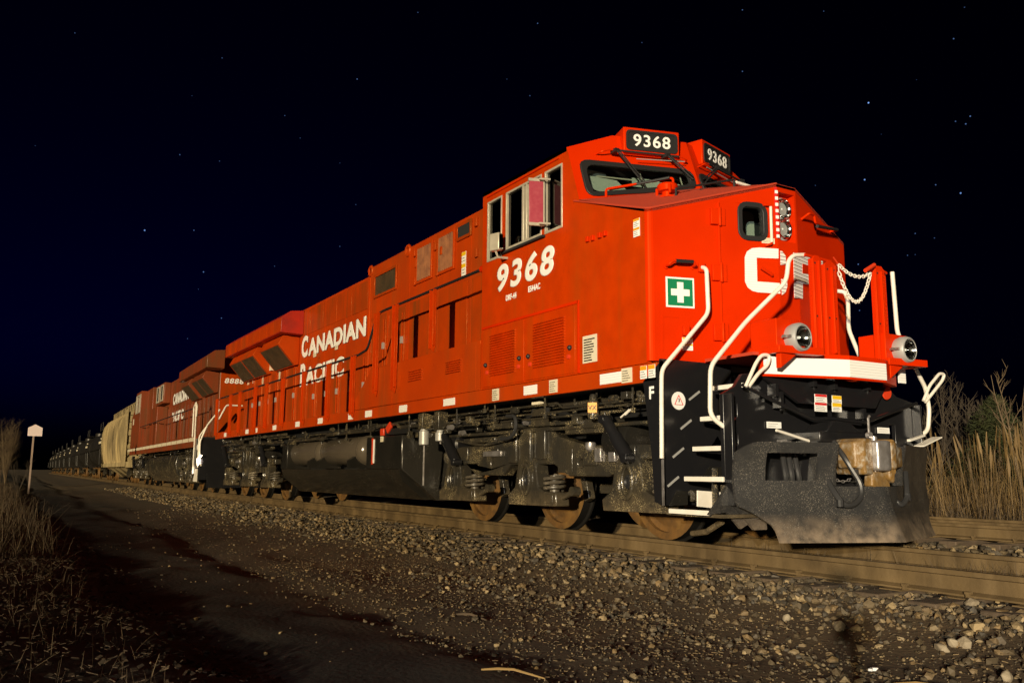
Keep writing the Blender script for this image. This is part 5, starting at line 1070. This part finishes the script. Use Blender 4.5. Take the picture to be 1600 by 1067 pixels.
MB().box(-1.535, -1.531, 42.1, 42.5, 2.95, 3.25).build('placard', 'paleyellow', CAB2)
MB().box(-1.25, 1.25, 37.61, 39.59, 1.78, 4.50).build('auxiliary_cab', 'oldred', LOC2, bev=.02)
gb = MB().box(-1.22, -.951, 34.2, 36.6, 3.55, 4.44).build('blower_housing', 'oldred', LOC2, bev=.02)
for ya in (34.4, 35.6): MB().panel([(-1.225, ya, 3.65), (-1.225, ya+.8, 3.65), (-1.225, ya+.8, 4.36), (-1.225, ya, 4.36)], [[(-1.225, ya+.1, 3.72), (-1.225, ya+.7, 3.72), (-1.225, ya+.7, 4.3), (-1.225, ya+.1, 4.3)]], (-.03, 0, 0)).build('grille_frame', 'alu', gb); MB().box(-1.23, -1.221, ya+.1, ya+.7, 3.72, 4.3).build('grille', 'darkin', gb)
MB().box(-1.40, -.966, 34.6, 37.0, 1.80, 3.42).build('equipment_locker', 'oldred', LOC2, bev=.02)
# fuel tank with wrapped lower sides
MB().prism([(-1.05, 1.32), (-1.44, 1.22), (-1.5, .95), (-1.42, .6), (-1.1, .26), (1.1, .26), (1.5, .95), (1.05, 1.32)], 'y', 27.9, 36.2).build('fuel_tank', 'truck', LOC2, bev=.03)
tr = copy_tree(TRUCK, LOC2, (0, 22.3, 0)); tr = copy_tree(TRUCK, LOC2, (0, 36.25, 0))
# near stairs and handrails
ST2 = MB().panel([(-1.53, 23.0, .38), (-1.53, 23.76, .42), (-1.53, 23.76, 1.70), (-1.53, 23.0, 1.70)], [], (.05, 0, 0)).box(-1.5, 1.5, 22.95, 23.0, .42, 1.7).build('stairwell', 'black', LOC2)
MB().panel([(-1.545, 23.05, .36), (-1.545, 23.75, .36), (-1.545, 23.4, .75), (-1.545, 23.05, .75)], [], (.012, 0, 0)).build('white_step_plate', 'white', ST2)
MB().lathe([(0, .006), (.09, .006), (.09, 0), (0, 0)], (-1.53, 23.35, 1.42), -X_, 20).build('round_notice', 'reflect', ST2)
for pts in ([(-1.5, 24.55, 1.78), (-1.52, 24.5, 2.75), (-1.52, 24.1, 2.9), (-1.55, 23.8, 1.7), (-1.55, 23.8, .6)], [(-1.5, 24.4, 2.8), (-1.52, 23.9, 2.8), (-1.54, 23.85, 2.4)], [(-1.0, 22.9, 2.6), (-1.35, 22.9, 2.1), (-1.53, 22.92, 1.6), (-1.53, 22.92, .95), (-1.45, 22.95, .85)], [(-1.53, 23.05, .8), (-1.55, 23.0, 1.0), (-1.55, 23.0, 1.75), (-1.2, 22.95, 2.3)], [(-.3, 22.95, 2.75), (-.8, 22.95, 2.75), (-1.0, 22.95, 2.3)]):
    MB().tube(pts, .026, 8, .08).build('handrail', 'white', LOC2)
MB().tube([(-1.5, 24.5, 2.72), (-1.5, 39.5, 2.72)], .02, 6).build('side_handrail', 'rubber', LOC2)
for i in range(8): MB().box(-1.52, -1.48, 25.5+i*1.9, 25.56+i*1.9, 1.78, 2.72).build('stanchion', 'oldred', LOC2)
MB().prism([(-1.3, .18), (1.3, .18), (1.3, .62), (-1.3, .62)], 'y', 22.72, 22.8).build('pilot_plow', 'black', LOC2)
MB().prism([(-.3, .7), (.3, .7), (.3, 1.0), (-.3, 1.0)], 'y', 22.1, 22.9).build('coupler', 'coup', LOC2, bev=.04)
clutter(24.6, 43, LOC2, 14, 21, 3)
# step lamp that lights the ground by its stairs
o = MB().lathe([(0, 0), (.03, 0), (.04, .05), (0, .06)], (-1.50, 22.85, 1.12), Z_, 10).build('ground_lamp', 'lit', LOC2)
gl = lamp('ground_lamp_beam', 'SPOT', (-1.62, 22.75, 1.12), G(330, 779, -.24), 190, (1., .80, .62), .03, spot_size=R(38), spot_blend=.6)
def yaw(root, a=-.026):
    y = WC[root.name].y; root.location.x += float(off(y)); root.rotation_euler.z = a
yaw(LOC2)
# ================================================================== covered hopper
HOP = thing('covered_hopper_car', 'weathered cream covered hopper car with bulging ribbed sides behind the locomotives', 'railcar', (0, 53, 0))
y0, y1 = 46.0, 60.6
zz = [1.05, 1.3, 1.8, 2.4, 3.0, 3.5, 3.9, 4.05]; ww = [1.42, 1.50, 1.58, 1.62, 1.60, 1.50, 1.25, .7]
hb = MB(); ny_ = 2; sect = [(-w_, z) for w_, z in zip(ww, zz)] + [(w_, z) for w_, z in zip(ww[::-1], zz[::-1])]
hb.prism(sect, 'y', y0+.9, y1-.9); HB = hb.build('hopper_body', 'hopper', HOP, ang=30)
for i in range(12):
    y = y0+1.0+i*(y1-y0-2.0)/11; r = MB()
    for (a_, b_) in zip(list(zip(ww, zz))[:-2], list(zip(ww, zz))[1:-1]): r.hexa([(-a_[0]-.10, y-.08, a_[1]), (-a_[0]+.02, y-.08, a_[1]), (-a_[0]+.02, y+.08, a_[1]), (-a_[0]-.10, y+.08, a_[1]), (-b_[0]-.10, y-.08, b_[1]), (-b_[0]+.02, y-.08, b_[1]), (-b_[0]+.02, y+.08, b_[1]), (-b_[0]-.10, y+.08, b_[1])])
    r.build('side_rib', 'hopper', HB)
MB().box(-1.55, -1.42, y0+.1, y1-.1, .88, 1.12).box(1.42, 1.55, y0+.1, y1-.1, .88, 1.12).build('side_sill', 'hopper', HOP)
MB().panel([(-1.35, y0+.9, 3.9), (1.35, y0+.9, 3.9), (1.35, y0+.85, 2.6), (-1.35, y0+.85, 2.6)], [], (0, .04, 0)).panel([(-1.3, y0+.2, 1.15), (1.3, y0+.2, 1.15), (1.3, y0+.3, 1.25), (-1.3, y0+.3, 1.25)], [], (0, 1.0, 1.4)).build('slope_sheet', 'hopper', HOP)
for yc_ in (49.5, 53.3, 57.1): MB().hexa([(-1.35, yc_-1.7, .95), (1.35, yc_-1.7, .95), (1.35, yc_+1.7, .95), (-1.35, yc_+1.7, .95), (-.5, yc_-.35, .30), (.5, yc_-.35, .30), (.5, yc_+.35, .30), (-.5, yc_+.35, .30)][4:]+[(-1.35, yc_-1.7, .95), (1.35, yc_-1.7, .95), (1.35, yc_+1.7, .95), (-1.35, yc_+1.7, .95)]).build('discharge_hopper', 'hopper', HOP)
rw = MB().box(-.55, .55, y0+.1, y1-.1, 4.22, 4.27)
for i in range(16): y = y0+.3+i*(y1-y0-.6)/15; rw.box(-1.0, -.95, y-.025, y+.025, 4.0, 4.46)
rw.box(-1.0, -.96, y0+.2, y1-.2, 4.44, 4.48).build('roof_walkway', 'hopper', HOP)
ld = MB()
for s_ in (0, .5): ld.box(-1.52, -1.47, y0+.2+s_, y0+.25+s_, .9, 4.0)
for i in range(8): ld.cyl((-1.5, y0+.2, 1.1+i*.38), (-1.5, y0+.75, 1.1+i*.38), .02, 6)
ld.build('ladder', 'hopper', HOP)
MB().box(-.2, .2, y0-.9, y0+1, .75, 1.0).box(-1.4, 1.4, y0+.05, y0+.2, .85, 1.15).build('end_sill', 'hopper', HOP)
def car_truck(root, y):
    f = MB().prism([(y-1.15, .45), (y-.9, .62), (y-.3, .80), (y+.3, .80), (y+.9, .62), (y+1.15, .45), (y+.7, .36), (y+.3, .30), (y-.3, .30), (y-.7, .36)], 'x', -1.08, -.94).prism([(y-1.15, .45), (y-.9, .62), (y+.9, .62), (y+1.15, .45), (y, .30)], 'x', .94, 1.08).box(-.9, .9, y-.2, y+.2, .5, .8).build('car_truck', 'truck', root, bev=.02)
    for yy in (y-.85, y+.85):
        for sx in (-1, 1): MB().lathe([(0, .04), (.1, .06), (.3, .0), (.36, .04), (.44, .04), (.455, -.06), (.49, -.09), (.3, -.09), (0, -.08)], (sx*.735, yy, .455), X_*sx, 24).build('car_wheel', 'rust', f)
    return f
T1 = car_truck(HOP, 47.6); car_truck(HOP, 59.0); yaw(HOP)
# ================================================================== tank cars
for k in range(9):
    ya = 62.6+k*15.2; yb = ya+13.6; names = ['black tank car coupled directly behind the cream hopper car', 'second dark tank car back from the cream hopper', 'third dark tank car back from the cream hopper', 'fourth tank car back from the cream hopper, dimly lit', 'fifth tank car back from the cream hopper, dimly lit', 'sixth tank car back, almost lost in darkness', 'seventh tank car back, almost lost in darkness', 'second last tank car at the dark tail of the train', 'very last tank car at the dark tail of the train']
    T = thing('tank_car', names[k], 'tank car', (0, (ya+yb)/2, 0), 'dark tank cars')
    tb = MB().lathe([(0, -.0), (.6, .05), (1.1, .25), (1.36, .55), (1.42, .9), (1.42, yb-ya-.9), (1.36, yb-ya-.55), (1.1, yb-ya-.25), (.6, yb-ya-.05), (0, yb-ya)], (0, ya, 2.35), Y_, 40).build('tank_shell', 'tanker', T)
    for yy in (ya+2.2, (ya+yb)/2-1.5, (ya+yb)/2+1.5, yb-2.2): MB().lathe([(1.425, -.05), (1.437, -.05), (1.437, .05), (1.425, .05)], (0, yy, 2.35), Y_, 40, True).build('shell_band', 'tanker', tb)
    MB().lathe([(0, .35), (.45, .35), (.5, .30), (.5, -.05), (0, -.05)], (0, (ya+yb)/2, 3.75), Z_, 20).build('dome', 'tanker', tb)
    pf_ = MB().box(-1.1, 1.1, (ya+yb)/2-1.1, (ya+yb)/2+1.1, 3.72, 3.76)
    for dx, dy in ((-1.05, -1.05), (-1.05, 1.05), (1.05, -1.05), (1.05, 1.05)): pf_.cyl((dx, (ya+yb)/2+dy, 3.7), (dx, (ya+yb)/2+dy, 4.35), .02, 6)
    pf_.tube([(-1.05, (ya+yb)/2-1.05, 4.33), (-1.05, (ya+yb)/2+1.05, 4.33)], .018, 6).build('dome_platform', 'tanker', T)
    MB().box(-.5, .5, ya-.5, yb+.5, .85, 1.05).box(-1.4, -1.3, ya+.1, ya+2.2, 1.0, 1.12).box(-1.4, -1.3, yb-2.2, yb-.1, 1.0, 1.12).build('stub_sill', 'tanker', T)
    MB().tube([(-1.52, ya+.3, 1.1), (-1.55, ya+.3, 2.2), (-1.55, yb-.3, 2.2), (-1.52, yb-.3, 1.1)], .025, 6, .1).build('handrail', 'tanker', T)
    MB().box(-1.45, -1.425, ya+1.2, ya+3.2, 2.6, 2.75).box(-1.40, -1.38, ya+1.3, ya+2.4, 2.9, 3.0).build('stencil', 'cream', tb)
    for yy in (ya+1.3, yb-1.3): copy_tree(T1, T, (0, yy-47.6, 0))
    yaw(T)
# ================================================================== milepost
p = S(45.5, 757, -5.55); MP = thing('milepost_sign', 'white house-shaped sign board on a slim post beside the dirt road', 'sign', p)
t_ = S(55, 664, -5.55)
MB().box(p.x-.035, p.x+.035, p.y-.02, p.y+.02, -.35, t_.z+.06).build('post', 'post', MP)
c = S(55, 673, -5.55); MB().panel([c+V((-.27, -.03, -.22)), c+V((.27, -.03, -.22)), c+V((.27, -.03, .13)), c+V((0, -.03, .27)), c+V((-.27, -.03, .13))], [], (0, .012, 0)).build('sign_board', 'sign', MP)
# ================================================================== vegetation
def shrub(px, py_base, py_top, x, name, label, cat, m, seed, nst=5, spread=.5, group=None, rad=.035, nb=9):
    random.seed(seed); b = S(px, py_base, x); h = abs(S(px, py_top, x).z-b.z); base = V((b.x, b.y, float(gz(b.x, b.y))-.03)); h = F(px, py_top, b.y).z-base.z
    t = thing(name, label, cat, base, group); tr_ = MB(); br = MB()
    for k in range(nst):
        a = random.uniform(0, 6.28); top = base+V((math.cos(a)*spread*random.uniform(.3, 1), math.sin(a)*spread*random.uniform(.3, 1), h*random.uniform(.6, 1))); pts = []
        for i in range(7): s = i/6; pts.append(base.lerp(top, s)+V((random.uniform(-.04, .04), random.uniform(-.04, .04), 0))*h*.3*s)
        tr_.tube(pts, [rad*(1-.85*i/6) for i in range(7)], 5)
        for j in range(nb):
            s = random.uniform(.25, .97); q = pts[int(s*6)].lerp(pts[min(6, int(s*6)+1)], s*6-int(s*6)); a2 = random.uniform(0, 6.28); L_ = h*random.uniform(.10, .26)*(1.2-s*.6); d = V((math.cos(a2)*.6, math.sin(a2)*.6, random.uniform(.5, 1.2))).normalized(); e = q+d*L_
            br.tube([q, q.lerp(e, .5)+V((random.uniform(-.03, .03), random.uniform(-.03, .03), 0)), e], [rad*.35, rad*.22, rad*.08], 4)
            for _ in range(3): f0 = q.lerp(e, random.uniform(.3, .9)); d2 = (d+V((random.uniform(-.8, .8), random.uniform(-.8, .8), random.uniform(-.2, .6)))).normalized(); br.tube([f0, f0+d2*L_*.45], [rad*.14, rad*.05], 3)
    tr_.build('trunk', m, t); br.build('crown', m, t); return t
gtr = 'bare saplings behind the reeds'
for k, (px, pt, x, ns, lab) in enumerate([(1466, 600, 13, 5, 'thin bare sapling showing next to the white lever loop'), (1490, 585, 15, 6, 'tall bare sapling in the thicket, second from the white lever loop'), (1512, 590, 14.5, 6, 'tallest pale-stemmed bare sapling in the middle of the thicket'), (1533, 600, 15, 5, 'bare sapling at the evergreen end of the thicket'), (1549, 618, 17, 4, 'faint slender sapling between the thicket and dark evergreen')]):
    shrub(px, 770, pt, x, 'bare_sapling', lab, 'sapling', 'twig', 40+k, ns, .45, gtr, .03, 12)
shrub(1603, 775, 570, 9.5, 'bare_tree', 'pale bare tree towering beside the reeds past the evergreen', 'tree', 'dry', 60, 3, .8, None, .03, 12)
shrub(6, 770, 652, -6.25, 'bare_bush', 'rounded bare bush at the far end of the dark verge', 'bush', 'dry', 61, 34, .6, None, .012, 14)
shrub(-8, 800, 700, -6.62, 'bare_bush', 'low tangle of dry stems in front of the rounded bush', 'bush', 'dry', 62, 9, .4, None, .008, 9)
shrub(28, 768, 712, -6.0, 'bare_bush', 'small dry bush next to the white sign post', 'bush', 'twig', 63, 10, .5, None, .010, 10)
# evergreen shrub: needle clumps spread through the crown
def evergreen(px, pyb, pyt, x, rx, label):
    b = S(px, pyb, x); base = V((b.x, b.y, float(gz(b.x, b.y)))); h = F(px, pyt, b.y).z-base.z; t = thing('evergreen_shrub', label, 'shrub', base)
    MB().tube([base, base+Z_*h*.9], [.07, .01], 6).build('trunk', 'bark', t)
    n = 5200; u = rng.uniform(.05, 1, n); a = rng.uniform(0, 6.28, n); r = rx*(1-u)**.75*np.sqrt(rng.uniform(.15, 1, n))*(.75+.35*np.sin(a*3+u*9)); c = np.stack([base.x+r*np.cos(a), base.y+r*np.sin(a), base.z+h*u], -1)
    d = rng.normal(0, 1, (n, 3)); d[:, 2] = np.abs(d[:, 2])*.6; d /= np.linalg.norm(d, axis=1)[:, None]; e = np.cross(d, rng.normal(0, 1, (n, 3))); e /= np.linalg.norm(e, axis=1)[:, None]
    v = np.stack([c-e*.012, c+e*.012, c+d*.16], 1).reshape(-1, 3); o = npmesh('crown', v, np.arange(3*n).reshape(-1, 3), 'pine', False); o.parent = t; o.location = WC[o.name]-WC[t.name]
evergreen(1566, 770, 622, 12.5, 1.5, 'dark green conical evergreen shrub behind the golden reeds')
kp = lambda x, y: (((np.array([x-CAM.x, y-CAM.y]).T @ np.array([rt.x, rt.y]))/np.maximum(.1, np.array([x-CAM.x, y-CAM.y]).T @ np.array([fw.x, fw.y]))*FPX) > 560)
blades(3800, U(6.4, 9.8), U(-2.5, 13), .3, 1.35, .005, .24, 'reeds', 'dry_reeds', 'golden dry reeds standing in a dense belt beyond the empty track', 'reeds', 7, False, .5, kp)
blades(420, U(6.4, 9.3), U(-2.5, 13), 1.05, 1.6, .014, .07, 'reeds', 'reed_plumes', 'feathery seed heads rising above the golden reeds', 'reeds', 12, True, .5, kp)
blades(3200, U(5.4, 8.5), U(-3, 12), .15, .6, .006, .6, 'drygrass', 'matted_grass', 'flattened dry grass at the foot of the reeds', 'grass', 4, False, .4, kp)
cl = rng.uniform(0, 1, 60); cx = rng.uniform(-.6, .62, 60); cy = rng.uniform(-2.2, 3.5, 60)
def tuft(n): 
    k = rng.integers(0, 60, n); tuft.y = cy[k]+rng.normal(0, .05, n); return cx[k]+rng.normal(0, .05, n)
blades(900, tuft, lambda n: tuft.y, .06, .24, .0035, .5, 'drygrass', 'track_weeds', 'pale dry weeds growing between the rails', 'weeds')
# ================================================================== debris
def stick(a, b, r, name, label, cat, m='wood'):
    a, b = V(a), V(b); a.z = float(gz(a.x, a.y))+r; b.z = float(gz(b.x, b.y))+r; c = a.lerp(b, .5)+V((.02, .03, .015)); o = MB().tube([a, a.lerp(c, .5)+Z_*.004, c, c.lerp(b, .6), b], [r*.7, r, r*.95, r*.8, r*.5], 6).build(name, m, None); return tag(o, label, cat)
stick(G(752, 1054, -.33), G(852, 1057, -.33), .007, 'twig', 'long pale twig lying on the dark road at the bottom edge', 'twig', 'reed')
stick(G(712, 959, -.33), G(760, 967, -.33), .010, 'twig', 'short thick twig on the dark road left of centre', 'twig', 'wood')
stick(G(1370, 1061, -.33), G(1500, 1064, -.33), .007, 'straw_stalk', 'golden straw stalk along the bottom right edge', 'straw', 'reed')
p = G(1545, 945, -.26); q = MB().obox((p.x, p.y, float(gz(p.x, p.y))+.04), V((.16, -.10, .0)), V((.04, .05, .0)), V((0, 0, .045))).build('timber_scrap', 'wood', None, bev=.012); tag(q, 'splintered piece of old tie beside the near rail at right', 'timber')
p = G(1361, 1039, -.32); q = MB().obox((p.x, p.y, float(gz(p.x, p.y))+.02), V((.018, .007, 0)), V((-.004, .009, 0)), V((0, 0, .006))).obox((p.x+.018, p.y-.012, float(gz(p.x, p.y))+.022), V((.009, .009, 0)), V((-.01, .01, 0)), V((0, 0, .008))).build('paper_scrap', 'reflect', None); tag(q, 'tiny white scrap of paper on the lit gravel', 'litter')
# the photographer's tripod, just out of frame, whose shadow falls on the gravel
TP = thing('camera_tripod', 'black camera tripod standing where the picture was taken from', 'tripod', (CAM.x, CAM.y, -.3))
back = V((CAM.x, CAM.y, 0)) - V((fw.x, fw.y, 0))*.16
hd = MB().box(back.x-.075, back.x+.075, back.y-.075, back.y+.06, CAM.z-.07, CAM.z+.06).cyl(V((back.x, back.y, CAM.z-.06)), V((back.x, back.y, CAM.z-.35)), .022, 8).build('camera_body', 'blackt', TP)
for k in range(3):
    a = R(120*k+40); MB().tube([V((back.x, back.y, CAM.z-.22)), V((back.x+.36*math.cos(a), back.y+.36*math.sin(a), -.33))], [.028, .018], 8).build('leg', 'blackt', TP)
